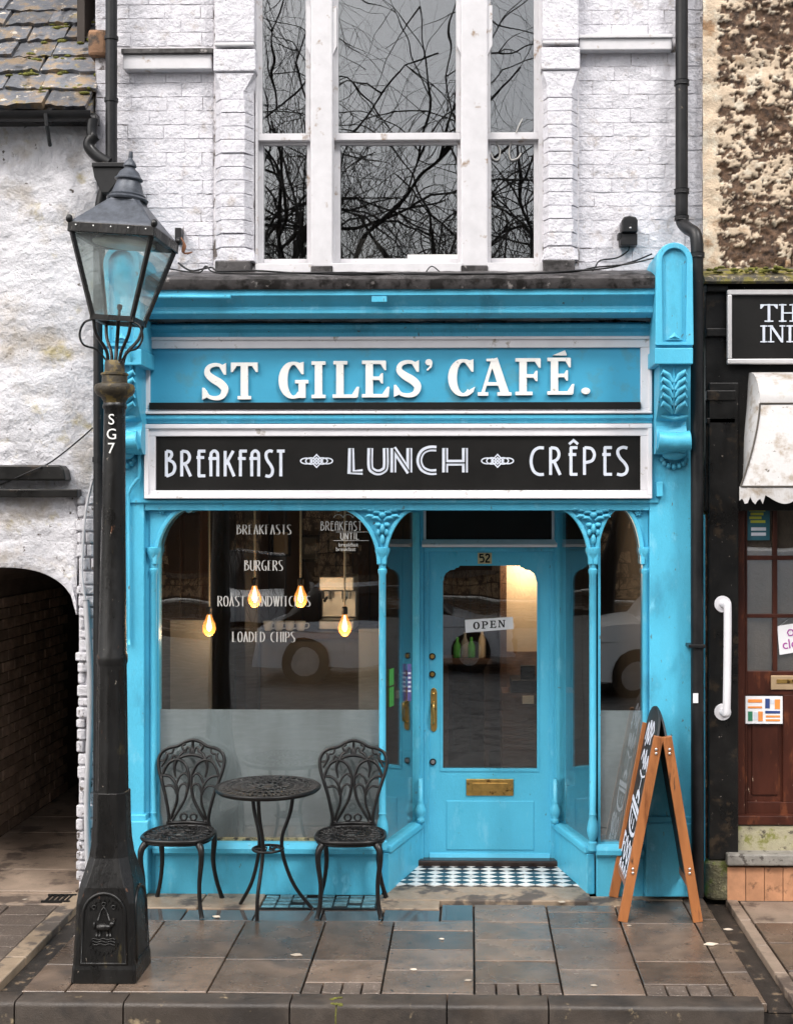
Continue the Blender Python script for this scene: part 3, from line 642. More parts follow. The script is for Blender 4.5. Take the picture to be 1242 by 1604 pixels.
# roof: slates in rising courses
roof = MB(); zr = Z(168, 0.0); SL = radians(48)
xr0, xr1 = -5.6, X(146, .05)
roof.add([(xr0, -0.02, zr-.02), (xr1, -0.02, zr-.02), (xr1, 2.0, zr-.02+2.02*math.tan(SL)), (xr0, 2.0, zr-.02+2.02*math.tan(SL)), (xr0, 0.3, zr-.1), (xr1, .3, zr-.1)], [(0, 1, 2, 3), (0, 4, 5, 1), (1, 5, 2), (0, 3, 4)])
rf = roof.build('roof', M['slate'], cot)
def slate_mesh(seed):
    r = random.Random(seed); W, Lh, t = 1.0, 0.36, 0.03; n = 7; vs = []; fs = []
    low = [r.uniform(-.018, .012) for _ in range(n+1)]
    for i in range(n+1):
        x = -W/2+W*i/n; dz = r.uniform(-.006, .006)
        vs += [(x, low[i], t+dz), (x, low[i]+.008, 0.0), (x, Lh, 0.0), (x, Lh, t*.6)]
    for i in range(n):
        for k in range(4): fs.append((i*4+k, i*4+(k+1) % 4, (i+1)*4+(k+1) % 4, (i+1)*4+k))
    fs += [(3, 2, 1, 0), (n*4, n*4+1, n*4+2, n*4+3)]
    me = MB().add(vs, fs).mesh('slate'); me.materials.append(M['slate']); return me
sms = [slate_mesh(i) for i in range(10)]
for r in range(10):
    x = xr1 + (0.03 if r % 2 else 0.0); exp_ = 0.155 - 0.004*r
    u = 0.205*r - 0.06
    while x > xr0+2.0:
        wd_ = random.uniform(0.20, 0.42); o = link('slate', random.choice(sms), None, rf)
        o.scale = (wd_-0.012, 1, random.uniform(.8, 1.5)); o.location = (x-wd_/2, u*cos(SL)-0.05, zr+u*sin(SL)+0.012)
        o.rotation_euler = (SL-0.06+random.uniform(-.03, .03), random.uniform(-.05, .05), random.uniform(-.05, .05)); x -= wd_
ms = MB()
for k in range(60):
    px = random.uniform(0, 140); u = random.choice([0.205*q for q in range(1, 6)])+random.uniform(-.05, .04)-.06
    ms.ell((X(px), u*cos(SL)-.06, zr+u*sin(SL)+.03), (random.uniform(.012, .04), .02, random.uniform(.006, .014)), 7, 4)
tag(ms.build('moss', M['moss'], rf, smooth=True), kind='stuff')
MB().box(X(136), X(165), 0.02, 0.35, Z(82), Z(40)).build('corner_stone', mat('rusty_corner_stone', (0.24, 0.13, 0.07), .8, var=.3, bump=.7, spots=[((.06, .045, .035), 8, .5, .65)]), cot, bevel=.02)
# eaves gutter with bracket, and its swan-neck outlet
gt = thing('eaves_gutter', (X(60), -.1, Z(185)), 'black half-round eaves gutter under the mossy slate roof', 'gutter')
gv = []; R_ = 0.055; zg = Z(174, -.1)
gp = [(-.10+R_*cos(t), zg+R_*sin(t)) for t in [pi+pi*i/10 for i in range(11)]] + [(-.10+(R_-.006)*cos(t), zg+(R_-.006)*sin(t)) for t in [2*pi-pi*i/10 for i in range(11)]]
MB().prof(gp, -5.6, X(146, -.1)).build('trough', M['pipe'], gt, autosmooth=40)
MB().box(-5.6, X(146, -.1), -0.035, 0.05, zg-.04, zg+.02).build('fascia_board', M['timber_dark'], gt)
MB().tube([P(72, 178, -.16), P(74, 196, -.16), P(79, 228, -.02)], 0.012, 6).build('bracket', M['pipe'], gt)
MB().tube(bez([P(146, 186, -.1), P(144, 205, -.1), P(146, 218, -.1)], 6), 0.034, 12).build('outlet', M['pipe'], gt, autosmooth=50)
MB().tube(bez([P(150, 212, -.1), P(141, 222, -.1), P(141, 232, -.1), P(153, 245, -.1), P(172, 256, -.1)], 16), 0.036, 12).build('swan_neck', M['pipe'], gt, autosmooth=50)
# ================================================================== CAFE SHOPFRONT
shop = thing('cafe_shopfront', (X(625), 0.0, 0), 'sky blue timber shopfront with arched windows, slender columns and recessed doorway', 'shopfront')
B = M['blue']
# cornice
def pr(lst): return [(y_, Z(p_, y_)) for y_, p_ in lst]
xcl, xcr = X(214, -.3), X(1023, -.3)
MB().prof(pr([(-.20, 453), (-.335, 453), (-.335, 462), (-.31, 466), (-.285, 474), (-.262, 480), (-.265, 484), (-.275, 486), (-.275, 490), (-.26, 493), (-.225, 495), (-.20, 499), (0.1, 499), (0.1, 453)]), xcl, xcr).build('cornice', B, shop, autosmooth=35)
MB().tube([P(232, 465, -.335), P(362, 465, -.335)], 0.012, 8).build('cable_cover', B, shop, smooth=True)
MB().pbox(582, 464, 606, 473, -.34, -.33).build('fixing_plate', B, shop, bevel=.003)
MB().prof(pr([(0.1, 506), (-.10, 506), (-.125, 509), (-.125, 514), (-.10, 517), (-.085, 521), (-.085, 527), (0.1, 527)]), X(214, -.1), X(1024, -.1)).build('bed_moulding', B, shop, autosmooth=35)
# wavering dark strip standing for the shadow in the gap
n = 60; vs = []; fs = []
for i in range(n+1):
    x = xcl+(xcr-xcl)*i/n; q = noise.noise((x*4, 0, 3))*0.018 + noise.noise((x*13, 1, 3))*0.006
    vs += [(x, -.19, Z(498, -.19)), (x, -.155+q*.3, Z(503, -.155)+q), (x, -.150+q*.3, Z(503, -.15)+q+.003), (x, -.18, Z(497, -.18))]
for i in range(n):
    for k in range(3): fs.append((i*4+k, i*4+k+1, (i+1)*4+k+1, (i+1)*4+k))
MB().add(vs, fs).build('gap_shadow_strip', M['lead'], shop)
# lead roof of the fascia with lumpy front edge
n = 90; vs = []; fs = []
xa, xb = X(228, -.36), X(1026, -.36)
for i in range(n+1):
    x = xa+(xb-xa)*i/n; q = noise.noise((x*5, 2, 3))*0.010+noise.noise((x*17, 2, 3))*0.004; f = 0.012*max(0, (x-1.0))
    for (yy, pp) in ((0.07, 424), (-.20, 428), (-.345, 433), (-.365, 437), (-.362, 447), (-.350, 453), (0.05, 453.5)): vs.append((x, yy+q*.4, Z(pp, yy)+q*(0.4 if pp > 440 else 1)))
for i in range(n):
    for k in range(6): fs.append((i*7+k, i*7+k+1, (i+1)*7+k+1, (i+1)*7+k))
MB().add(vs, fs).build('lead_roof', M['lead'], shop, autosmooth=45)
# backing of the fascia
MB().pbox(200, 527, 1040, 800, -.03, .12).build('fascia', B, shop)
MB().prof(pr([(-.03, 650), (-.095, 650), (-.095, 655), (-.07, 658), (-.07, 663), (-.03, 664)]), X(228, -.09), X(1022, -.09)).build('fascia_moulding', B, shop, autosmooth=30)
MB().prof(pr([(.12, 783), (-.075, 783), (-.075, 787), (-.05, 790), (-.05, 799), (.12, 799)]), X(200, -.05), X(1030, -.05)).build('header_beam', B, shop, autosmooth=30)
MB().box(X(598), X(930), 0.05, 0.80, Z(797, .05)+.03, Z(797, .05)+.06).build('porch_ceiling', B, shop)
# pilasters with console brackets
def pilaster(cx, flip):
    s0, s1 = (cx-38, cx+36) if not flip else (cx-36, cx+34)
    p = MB().pbox(s0, 560, s1, 1290, -.06, .12).build('pilaster', B, shop, bevel=.004)
    MB().pbox(s0-6, 1288, s1+6, 1403, -.095, .12).build('plinth', B, p, bevel=.008)
    MB().pbox(s0-3, 1278, s1+3, 1288, -.08, .12).build('plinth_moulding', B, p, bevel=.006)
    Yf = -.37
    def pt(dx, py, Y=Yf): return (X(cx+dx, Y), Z(py, Y))
    rad = 29
    out = [pt(-29, 546), pt(29, 546), pt(29, 412)] + [pt(29*cos(t), 412-29*sin(t)*1.05) for t in [pi*i/14 for i in range(1, 14)]] + [pt(-29, 412)]
    MB().prism(out, Yf, 0.05).build('console_block', B, p, bevel=.004)
    inn = [pt(-24, 540), pt(-24, 412)] + [pt(-24*cos(t), 412-24*sin(t)*1.05) for t in [pi*i/14 for i in range(1, 14)]] + [pt(24, 412), pt(24, 540)]
    MB().ribbon(inn, 0.034, Yf-.022, Yf+.001, closed=True).build('console_frame', B, p, bevel=.005)
    nn = 12; vs = []; fs = []                               # convex tongue inside the frame
    for i in range(nn+1):
        t = -1+2*i/nn
        for py in (420, 470, 534): vs.append((X(cx+14*t, Yf), Yf-.014*sqrt(max(0, 1-t*t)), Z(py-(0 if py > 430 else 12*sqrt(max(0, 1-t*t))), Yf)))
    for i in range(nn):
        for k in range(2): fs.append((i*3+k, (i+1)*3+k, (i+1)*3+k+1, i*3+k+1)[::-1])
    MB().add(vs, fs).build('console_tongue', B, p, smooth=True)
    a, b, c = pt(-14, 534), pt(14, 534), pt(0, 516)
    MB().add([(a[0], Yf-.003, a[1]), (b[0], Yf-.003, b[1]), (c[0], Yf-.003, c[1]), (c[0], Yf-.03, a[1]+.02)], [(0, 1, 3), (1, 2, 3), (2, 0, 3)]).build('console_point', B, p)
    MB().pbox(cx-30, 546, cx+30, 571, Yf-.025, .05).build('console_band', B, p, bevel=.005)
    # scrolled acanthus bracket
    sp = [(-.345, 571), (-.345, 590), (-.33, 610), (-.29, 632), (-.235, 650), (-.19, 660), (-.19, 668), (-.215, 676), (-.225, 690), (-.21, 702), (-.17, 710), (-.12, 712), (-.06, 712), (-.06, 571)]
    MB().prof([(y_, Z(q, y_)) for y_, q in sp], X(cx-24, -.3), X(cx+24, -.3)).build('bracket', B, p, autosmooth=30)
    lv = MB()
    fc = [(-.35, 574), (-.35, 590), (-.335, 610), (-.295, 632), (-.245, 648)]
    def fy(py):
        for (ya, pa), (yb, pb) in zip(fc, fc[1:]):
            if pa <= py <= pb: return ya+(yb-ya)*(py-pa)/(pb-pa)
        return fc[-1][0] if py > 640 else fc[0][0]
    lv.tube([P(cx, q, fy(q)-.004) for q in (576, 590, 604, 618, 634, 648)], [.004, .008, .010, .010, .009, .006], 8)
    for sgn in (-1, 1):
        for k, q in enumerate((584, 596, 608, 620, 633)):
            lv.tube([P(cx+sgn*2, q+14, fy(q+14)-.004), P(cx+sgn*9, q+4, fy(q+4)-.012), P(cx+sgn*17, q-2, fy(q-2)-.012), P(cx+sgn*20, q+3, fy(q+3)-.004)], [.010, .021, .019, .006], 8, flat=.8)
    lv.tube([P(cx-21, 652, -.225), P(cx, 656, -.25), P(cx+21, 652, -.225)], [.010, .014, .010], 8)
    lv.build('acanthus_leaf', B, p, smooth=True)
    MB().tube([P(cx-25, 690, -.205), P(cx-12, 691, -.205), P(cx, 692, -.205), P(cx+12, 691, -.205), P(cx+25, 690, -.205)], [.062, .054, .060, .054, .062], 14).build('scroll', B, p, autosmooth=50)
    hk_ = MB()
    hk_.ell(tuple(P(cx, 712, -.12)), (.075, .06, .035), 12, 7)
    for k in range(7):
        t = pi*(k+.5)/7; hk_.ell(tuple(P(cx-19*cos(t), 716+15*sin(t), -.075)), (.017, .02, .02), 8, 5)
    hk_.build('husk', B, p, smooth=True)
pilaster(1055, False)
pilaster(192, True)
MB().pbox(1028, 755, 1038, 778, -.10, -.06).build('fixing_block', B, shop, bevel=.004)

# ---- arched colonnade --------------------------------------------------
YG = 0.045
zs = Z(868)                                                  # springing
zh = Z(799)
AT = 0.026
def spandrel(cx_px, xl_px, xr_px, nm='spandrel', wl=0.016):
    """bracket that flares from a column head up to the header on both sides"""
    xc_ = X(cx_px); poly = []
    L_ = []; R2 = []
    for (xe, sgn, lst) in ((xl_px, -1, L_), (xr_px, 1, R2)):
        if xe is None: continue
        ex = X(xe); rx = abs(ex-(xc_+sgn*wl)); ztop_ = Z(793)
        for i in range(15):
            t = i/14*pi/2
            lst.append((xc_+sgn*wl+sgn*rx*(1-cos(t)), Z(884)+(ztop_-Z(884))*sin(t)))
    poly = []
    if L_: poly += [(p[0], p[1]) for p in L_[::-1]]
    else: poly += [(xc_-wl, zh+.02), (xc_-wl, Z(884))]
    if R2: poly += R2
    else: poly += [(xc_+wl, Z(884)), (xc_+wl, zh+.02)]
    top = [(poly[-1][0], zh+.02), (poly[0][0], zh+.02)]
    pl = poly + top
    # triangulate safely as quads from curve to the header line
    vs = []; fs = []
    Y0, Y1 = -.012, .028
    for p in poly: vs += [(p[0], Y0, p[1]), (p[0], Y0, zh+.02), (p[0], Y1, p[1]), (p[0], Y1, zh+.02)]
    for i in range(len(poly)-1):
        a, b = 4*i, 4*i+4
        fs += [(a, b, b+1, a+1), (a+2, a+3, b+3, b+2), (a, a+2, b+2, b)]
    s_ = MB().add(vs, fs).build(nm, B, shop)
    for lst in (L_, R2):
        if lst: MB().ribbon(lst, 0.026, -.030, .03).build('arch_moulding', B, s_, bevel=.006)
    return s_
def boss(px, py, parent):
    MB().ell(tuple(P(px, py, -.01)), (.026, .03, .026), 10, 6).build('pendant_ball', B, parent, smooth=True)
    MB().tube(bez([P(px-12, py-9, -.015), P(px-4, py-4, -.02), P(px+4, py-4, -.02), P(px+12, py-9, -.015)], 9), .012, 6).build('pendant_scroll', B, parent, smooth=True)
def mask(cx, parent):
    m_ = MB(); Y = -.03
    for sgn in (-1, 1):
        for k, (dx, py, r1, ang) in enumerate(((8, 803, .03, .2), (17, 800, .03, .5), (26, 798, .026, .9), (10, 812, .026, -.2), (19, 809, .022, .3))):
            c = P(cx+sgn*dx, py, Y)
            m_.tube([c+Vector((-sgn*.03, 0, -.012)), c+Vector((-sgn*.01, -.012, .004)), c+Vector((sgn*.014, -.012, .006)), c+Vector((sgn*.03, 0, -.004))], [.006, .012, .012, .004], 6)
        m_.ell(tuple(P(cx+sgn*7, 822, Y)), (.022, .022, .016), 8, 5); m_.ell(tuple(P(cx+sgn*6, 834, Y)), (.016, .018, .022), 8, 5)
    m_.ell(tuple(P(cx, 828, Y-.008)), (.016, .026, .032), 8, 6); m_.ell(tuple(P(cx, 845, Y)), (.016, .018, .035), 8, 6); m_.ell(tuple(P(cx, 806, Y-.01)), (.024, .024, .02), 8, 6)
    m_.build('leaf_mask', B, parent, smooth=True)
s1 = spandrel(598, 522, 662); mask(599, s1); boss(530, 795, s1); boss(656, 793, s1)
s2 = spandrel(928, 866, 974); mask(929, s2); boss(866, 794, s2)
s3 = spandrel(240, None, 303, 'spandrel'); boss(296, 797, s3)
s4 = spandrel(1010, 970, None, 'spandrel')
for (px, py, par) in ((254, 800, s3), (999, 803, s4)):
    r_ = MB()
    for k in range(6): c = P(px, py, -.025); r_.ell((c.x+.014*cos(k*pi/3), c.y, c.z+.014*sin(k*pi/3)), (.009, .012, .009), 6, 4)
    r_.ell(tuple(P(px, py, -.03)), (.008, .012, .008), 6, 4); r_.build('rosette', B, par, smooth=True)
def column(px, Y=0.0, half=False, y_base=1330, foot=1300):
    c = P(px, 860, Y); zt = Z(858, Y)
    k = 1.0
    prof = [(.030, Z(y_base, Y)), (.030, Z(y_base-12, Y)), (.018, Z(y_base-14, Y)), (.032, Z(y_base-22, Y)), (.038, Z(y_base-32, Y)), (.030, Z(y_base-44, Y)), (.020, Z(y_base-52, Y)), (.025, Z(y_base-56, Y)), (.021, Z(y_base-58, Y)),
            (.022, Z(900, Y)), (.028, Z(897, Y)), (.028, Z(892, Y)), (.021, Z(890, Y)), (.024, Z(878, Y)), (.040, Z(868, Y)), (.046, Z(864, Y)), (.046, Z(858, Y)), (.030, Z(857, Y))]
    return MB().lathe(prof, c.x, Y, 14).build('column', B, shop, autosmooth=40)
for px in (599, 928): column(px)
column(241, 0.0); column(1011, 0.0)
# jambs that stand behind the half columns
MB().pbox(222, 790, 243, 1403, .0, .12).build('jamb', B, shop); MB().pbox(1008, 790, 1034, 1403, .0, .12).build('jamb', B, shop)

# ---- display windows -----------------------------------------------------
def display(x0, x1, ytop, name_lbl):
    zsill = Z(1326); 
    r = MB().pbox(x0-2, 1334, x1+2, 1404, -.004, .12).build('stall_riser', B, shop, bevel=.004)
    MB().prof([(.12, Z(1322, -.03)), (-.01, Z(1322, -.03)), (-.045, Z(1330, -.03)), (-.045, Z(1337, -.03)), (-.012, Z(1343, -.03)), (.12, Z(1343, -.03))], X(x0-3), X(x1+3)).build('sill', B, r, autosmooth=30)
    w_ = MB().pbox(x0-4, 787, x1+4, 1324, YG, YG+.006).build('shop_window', M['glass'], shop)
    MB().pbox(x0-4, 1112, x1+4, 1324, YG+.010, YG+.012).build('frosted_film', M['film'], w_)
    MB().pbox(x0-6, 785, x0+4, 1324, .02, .10).build('glazing_bead', B, w_); 
    return w_
dw1 = display(245, 595, 787, '')
dw2 = display(936, 1006, 787, '')
MB().pbox(594, 800, 603, 1330, .02, .11).build('corner_post', B, shop); MB().pbox(924, 800, 936, 1330, .02, .11).build('corner_post', B, shop)
MB().box(X(245), X(594), YG-.012, YG+.03, Z(1324), Z(1316)).build('glazing_bead', mat('mouldy_putty', (.30, .25, .13), .8, var=.5, vscale=12, bump=.3, spots=[((.03, .025, .02), 14, .5, .62)]), dw1)
# ---- splayed sides of the porch -------------------------------------------
DY = 0.70
def obox(mb, a, b, th, z0, z1):
    a, b = Vector(a), Vector(b); d = (b-a).normalized(); n_ = Vector((-d.y, d.x))*th/2
    return mb.hprism([tuple(a-n_), tuple(b-n_), tuple(b+n_), tuple(a+n_)], z0, z1)
for (fx, bx, sg) in ((603, 655, 1), (925, 873, -1)):
    A = Vector((X(fx, .03), .03)); Bk = Vector((X(bx, DY), DY))
    zs_ = Z(1326)
    r = obox(MB(), A, Bk, .05, 0.0, zs_-.05).build('splayed_riser', B, shop, bevel=.004)
    obox(MB(), A+(Bk-A)*.0, Bk, .085, zs_-.05, zs_+.0).build('sill', B, r, bevel=.012)
    s_ = obox(MB(), A, Bk, .006, zs_-.005, zh+.04).build('splayed_window', M['glass'], shop)
    d = (Bk-A)
    obox(MB(), A+d*.93, Bk, .05, zs_, zh+.04).build('post', B, s_)
    obox(MB(), A, Bk, .055, Z(803), zh+.05).build('head_rail', B, s_)
    c = A+d*.94; MB().lathe([(.026, 0), (.026, .03), (.018, .036), (.034, .06), (.036, .09), (.024, .12), (.018, .14), (.022, .15), (.015, .16), (.015, .30)], c.x-sg*.0+sg*.03, c.y-.03, 12, zs_).build('urn_foot', B, s_, smooth=True)
# ---- door frame -------------------------------------------------------------
dfm = MB()
dfm.pbox(650, 790, 663, 1358, DY-.03, DY+.10).pbox(663, 846, 672, 1356, DY+.0, DY+.10).pbox(862, 846, 872, 1356, DY+.0, DY+.10).pbox(872, 790, 886, 1358, DY-.03, DY+.10)
dfm.pbox(663, 857, 872, 864, DY-.01, DY+.10)
frm = dfm.build('door_frame', B, shop, bevel=.006)
MB().pbox(664, 788, 871, 847, DY+.02, DY+.06).build('transom_panel', M['signblack'], frm)
tf = MB(); tf.pbox(662, 790, 667, 846, DY-.01, DY+.04).pbox(864, 790, 871, 846, DY-.01, DY+.04)
tf.build('transom_bead', M['white'], frm)
MB().prof([(DY+.05, Z(845, DY)), (DY-.02, Z(845, DY)), (DY-.07, Z(853, DY-.07)), (DY-.06, Z(857, DY-.06)), (DY+.05, Z(857, DY))], X(661, DY-.05), X(872, DY-.05)).build('transom_sill', M['white'], frm)
# ---- door ---------------------------------------------------------------------
YD = DY+.02; BD = M['blue_door']
def dz(py): return Z(py, YD)
def dx(px): return X(px, YD)
d_ = MB()
d_.pbox(672, 862, 692, 1352, YD, YD+.045).pbox(842, 862, 862, 1352, YD, YD+.045).pbox(692, 862, 842, 886, YD, YD+.045).pbox(692, 1206, 842, 1352, YD, YD+.045)
door = d_.build('door', BD, shop)
for sg, ex in ((1, 692), (-1, 842)):                        # scalloped upper corners of the glass
    pts = [(dx(ex), dz(886)), (dx(ex+sg*28), dz(886)), (dx(ex+sg*26), dz(889)), (dx(ex+sg*22), dz(889.5)), (dx(ex+sg*20), dz(892)), (dx(ex+sg*13), dz(893)), (dx(ex+sg*6), dz(898)), (dx(ex+sg*3), dz(904)), (dx(ex+sg*2.5), dz(909)), (dx(ex+sg*0), dz(913))]
    MB().prism(pts, YD+.001, YD+.044).build('scalloped_corner', BD, door)
MB().pbox(688, 882, 846, 1210, YD+.02, YD+.026).build('pane', M['glass'], door)
gb = MB(); gb.pbox(690, 888, 693.5, 1208, YD-.005, YD+.02).pbox(841, 888, 844, 1208, YD-.005, YD+.02).pbox(690, 1204, 844, 1208, YD-.006, YD+.02); gb.build('glazing_bead', BD, door)
MB().pbox(699, 1254, 836, 1331, YD-.006, YD+.01).build('panel', BD, door, bevel=.005)
MB().prof([(YD+.01, dz(1334)), (YD-.01, dz(1336)), (YD-.03, dz(1346)), (YD-.03, dz(1351)), (YD+.01, dz(1351))], dx(673), dx(861)).build('weather_bar', BD, door)
lb = MB().pbox(730, 1220, 804, 1246, YD-.012, YD+.01).build('letterbox', M['brass'], door, bevel=.004)
MB().pbox(739, 1226, 795, 1239, YD-.018, YD-.011).build('flap', M['brass'], lb, bevel=.003)
hd = MB().prism([(dx(674.5), dz(1084)), (dx(675.5), dz(1079)), (dx(679), dz(1077)), (dx(683), dz(1079)), (dx(684.5), dz(1084)), (dx(684.5), dz(1139)), (dx(683), dz(1144)), (dx(679), dz(1146)), (dx(675.5), dz(1144)), (dx(674.5), dz(1139))], YD-.008, YD+.002).build('handle', M['brass'], door, bevel=.002)
MB().tube(bez([P(679, 1100, YD-.005), P(679, 1104, YD-.05), P(679, 1118, YD-.06), P(679, 1130, YD-.05), P(679, 1134, YD-.005)], 16), [.008]*17, 8).build('grip', M['brass'], hd, smooth=True)
MB().ell(tuple(P(679, 1087, YD-.012)), (.011, .01, .011)).build('thumb_latch', M['brass'], hd, smooth=True)
for (px, py, mm) in ((677, 1028, 'brass'), (677, 1056, 'brass'), (678, 1193, 'steel')):
    c = P(px, py, YD); k_ = MB(); k_.tube([(c.x, c.y-.010, c.z), (c.x, c.y+.002, c.z)], .021, 14).build('lock_rim', M['black_iron'], door, bevel=.002)
    MB().tube([(c.x, c.y-.014, c.z), (c.x, c.y-.008, c.z)], .014, 12).build('lock_barrel', M[mm], door)
# threshold and porch tiles
MB().box(X(648, DY-.06), X(886, DY-.06), DY-.08, DY+.10, 0.0, 0.05).build('threshold', mat('wet_dark_threshold', (.03, .018, .014), .25, var=.4, bump=.1), shop, bevel=.01)
pf = tag(MB().box(X(610, .1), X(918, .1), 0.15, DY+.12, -0.03, 0.006).build('porch_floor', M['joint']), kind='structure')
tw, th_ = 0.118, 0.088
dia = MB().hprism([(-tw/2+.002, 0), (0, -th_/2+.002), (tw/2-.002, 0), (0, th_/2-.002)], 0.0, 0.006)
dw_ = dia.mesh('tile'); dw_.materials.append(M['tile_white']); db_ = dia.mesh('tile'); db_.materials.append(M['tile_black'])
yy = 0.155
A1, B1 = Vector((X(603), .03)), Vector((X(655, DY), DY)); A2, B2 = Vector((X(925), .03)), Vector((X(873, DY), DY))
for r in range(14):
    yc = 0.20+r*th_/2
    if yc > DY-.06: break
    xl_ = A1.x+(B1.x-A1.x)*(yc-A1.y)/(B1.y-A1.y); xr_ = A2.x+(B2.x-A2.x)*(yc-A2.y)/(B2.y-A2.y)
    x = X(766, .3) - tw*12 + (tw/2 if r % 2 else 0)
    while x < xr_+.02:
        if x > xl_-.02: o = link('tile', db_ if r % 2 else dw_, None, pf); o.location = (x, yc, 0.007)
        x += tw

# ================================================================== LETTERING
def slab_letter(ch):
    """unit-height bold slab serif; returns (strokes, polys, width)"""
    S = 0.20; t = 0.095; st = []; po = []
    def stem(x, z0=0, z1=1, w_=S): st.append(([(x, z0), (x, z1)], w_))
    def serif(x0, x1, z): st.append(([(x0, z), (x1, z)], t))
    def beak(x, z, dx_, dz_): po.append([(x, z), (x-dx_*.0, z+dz_), (x-dx_, z+dz_*1.0), (x-dx_*1.6, z)])
    if ch in 'EÉF':
        stem(.17); serif(0, .55, 1-t/2); serif(.2, .48, .52)
        po.append([(.56, .98), (.56, .74), (.52, .74), (.42, .93)])
        po.append([(.49, .66), (.49, .38), (.45, .38), (.40, .47), (.40, .57), (.45, .66)])
        if ch != 'F':
            serif(0, .60, t/2); po.append([(.62, .02), (.64, .29), (.59, .29), (.46, .07)]); wd_ = .64
        else: serif(0, .38, t/2); wd_ = .58
        if ch == 'É': po.append([(.12, 1.06), (.46, 1.06), (.46, 1.09), (.42, 1.20)])
        return st, po, wd_
    if ch == 'L':
        stem(.18); serif(.02, .36, 1-t/2); serif(0, .60, t/2); po.append([(.62, .02), (.65, .30), (.59, .30), (.46, .07)]); return st, po, .64
    if ch == 'I':
        stem(.18); serif(0, .36, 1-t/2); serif(0, .36, t/2); return st, po, .36
    if ch == 'T':
        stem(.36); serif(.0, .72, 1-t/2); serif(.18, .54, t/2)
        po.append([(.0, .98), (.0, .74), (.05, .74), (.17, .93)]); po.append([(.72, .98), (.72, .74), (.67, .74), (.55, .93)]); return st, po, .72
    if ch == 'A':
        st.append(([(.40, 1.0), (.12, .05)], .09)); st.append(([(.40, 1.0), (.70, .05)], .22)); serif(.18, .6, .32); serif(0, .27, t/2); serif(.50, .86, t/2); po.append([(.22, 1.0), (.22, .93), (.46, .93), (.49, 1.0)]); return st, po, .86
    if ch in 'CG':
        c = arc(.36, .5, .27, .46, 52, 308, 22); w_ = [.08+.16*abs(cos(radians(52+256*i/22)))**1.2 for i in range(23)]
        st.append((c, w_)); po.append([(.62, 1.0), (.62, .66), (.57, .66), (.44, .86), (.50, .96)])
        if ch == 'G':
            st.append(([(.58, .02), (.58, .44)], .19)); serif(.40, .74, .46); po.append([(.36, .01), (.50, .12), (.50, .02)]); return st, po, .74
        po.append([(.44, .12), (.66, .26), (.62, .12), (.52, .03)])
        return st, po, .66
    if ch == 'S':
        c = bez([(.52, .76), (.45, .91), (.30, .95), (.15, .88), (.12, .72), (.24, .58), (.42, .45), (.53, .29), (.47, .10), (.31, .045), (.14, .10), (.06, .25)], 44)
        n_ = len(c); st.append(([tuple(p) for p in c], [.09+.13*math.exp(-((i/n_-.52)/.22)**2) for i in range(n_)]))
        po.append([(.56, 1.0), (.56, .68), (.51, .68), (.40, .90)]); po.append([(.0, .0), (.0, .33), (.05, .33), (.18, .10)]); return st, po, .60
    if ch == 'O':
        st.append((arc(.40, .5, .30, .46, 0, 345, 23), None)); return st, po, .80
    if ch == 'P':
        stem(.18); serif(0, .40, t/2); serif(0, .45, 1-t/2); c = arc(.36, .73, .24, .225, 90, -90, 12); st.append((c, [.09+.12*abs(cos(radians(90-15*i))) for i in range(13)])); st.append(([(.2, .505), (.38, .505)], .09)); return st, po, .68
    if ch == 'N':
        stem(.14, w_=.12); stem(.70, w_=.12); st.append(([(.16, .95), (.68, .05)], .20)); serif(0, .30, t/2); serif(.56, .84, 1-t/2); serif(0, .24, 1-t/2); return st, po, .84
    if ch == 'H':
        stem(.16); stem(.66); serif(0, .34, t/2); serif(0, .34, 1-t/2); serif(.48, .84, t/2); serif(.48, .84, 1-t/2); serif(.2, .6, .5); return st, po, .84
    if ch == 'D':
        stem(.16); serif(0, .4, t/2); serif(0, .4, 1-t/2); c = arc(.36, .5, .32, .455, 90, -90, 16); st.append((c, [.09+.15*abs(cos(radians(90-180*i/16))) for i in range(17)])); return st, po, .78
    if ch == '.': po.append([(.09+.09*cos(2*pi*i/16), .09+.09*sin(2*pi*i/16)) for i in range(16)]); return st, po, .18
    if ch == "'": 
        po.append([(.10+.085*cos(2*pi*i/14), .93+.085*sin(2*pi*i/14)) for i in range(14)]); po.append([(.19, .92), (.17, .80), (.08, .70), (.04, .72), (.11, .80), (.13, .88)]); return st, po, .2
def draw_slab(mb, ch, x0, z0, wid, hgt, Yf, th_, thin=1.0):
    st, po, wd_ = slab_letter(ch); sx = wid/wd_; k = 0
    for pts, w_ in st:
        if w_ is None: w_ = [.09+.15*abs(cos(radians(345*i/23))) for i in range(24)]; cl = True
        else: cl = False
        ww = [q*hgt*thin for q in w_] if isinstance(w_, list) else w_*hgt*thin
        mb.ribbon([(x0+p[0]*sx, z0+p[1]*hgt) for p in pts], ww, Yf-0.0004*k, Yf+th_, closed=cl); k += 1
    for p in po:
        mb.prism([(x0+q[0]*sx, z0+q[1]*hgt) for q in p], Yf-0.0004*k, Yf+th_); k += 1
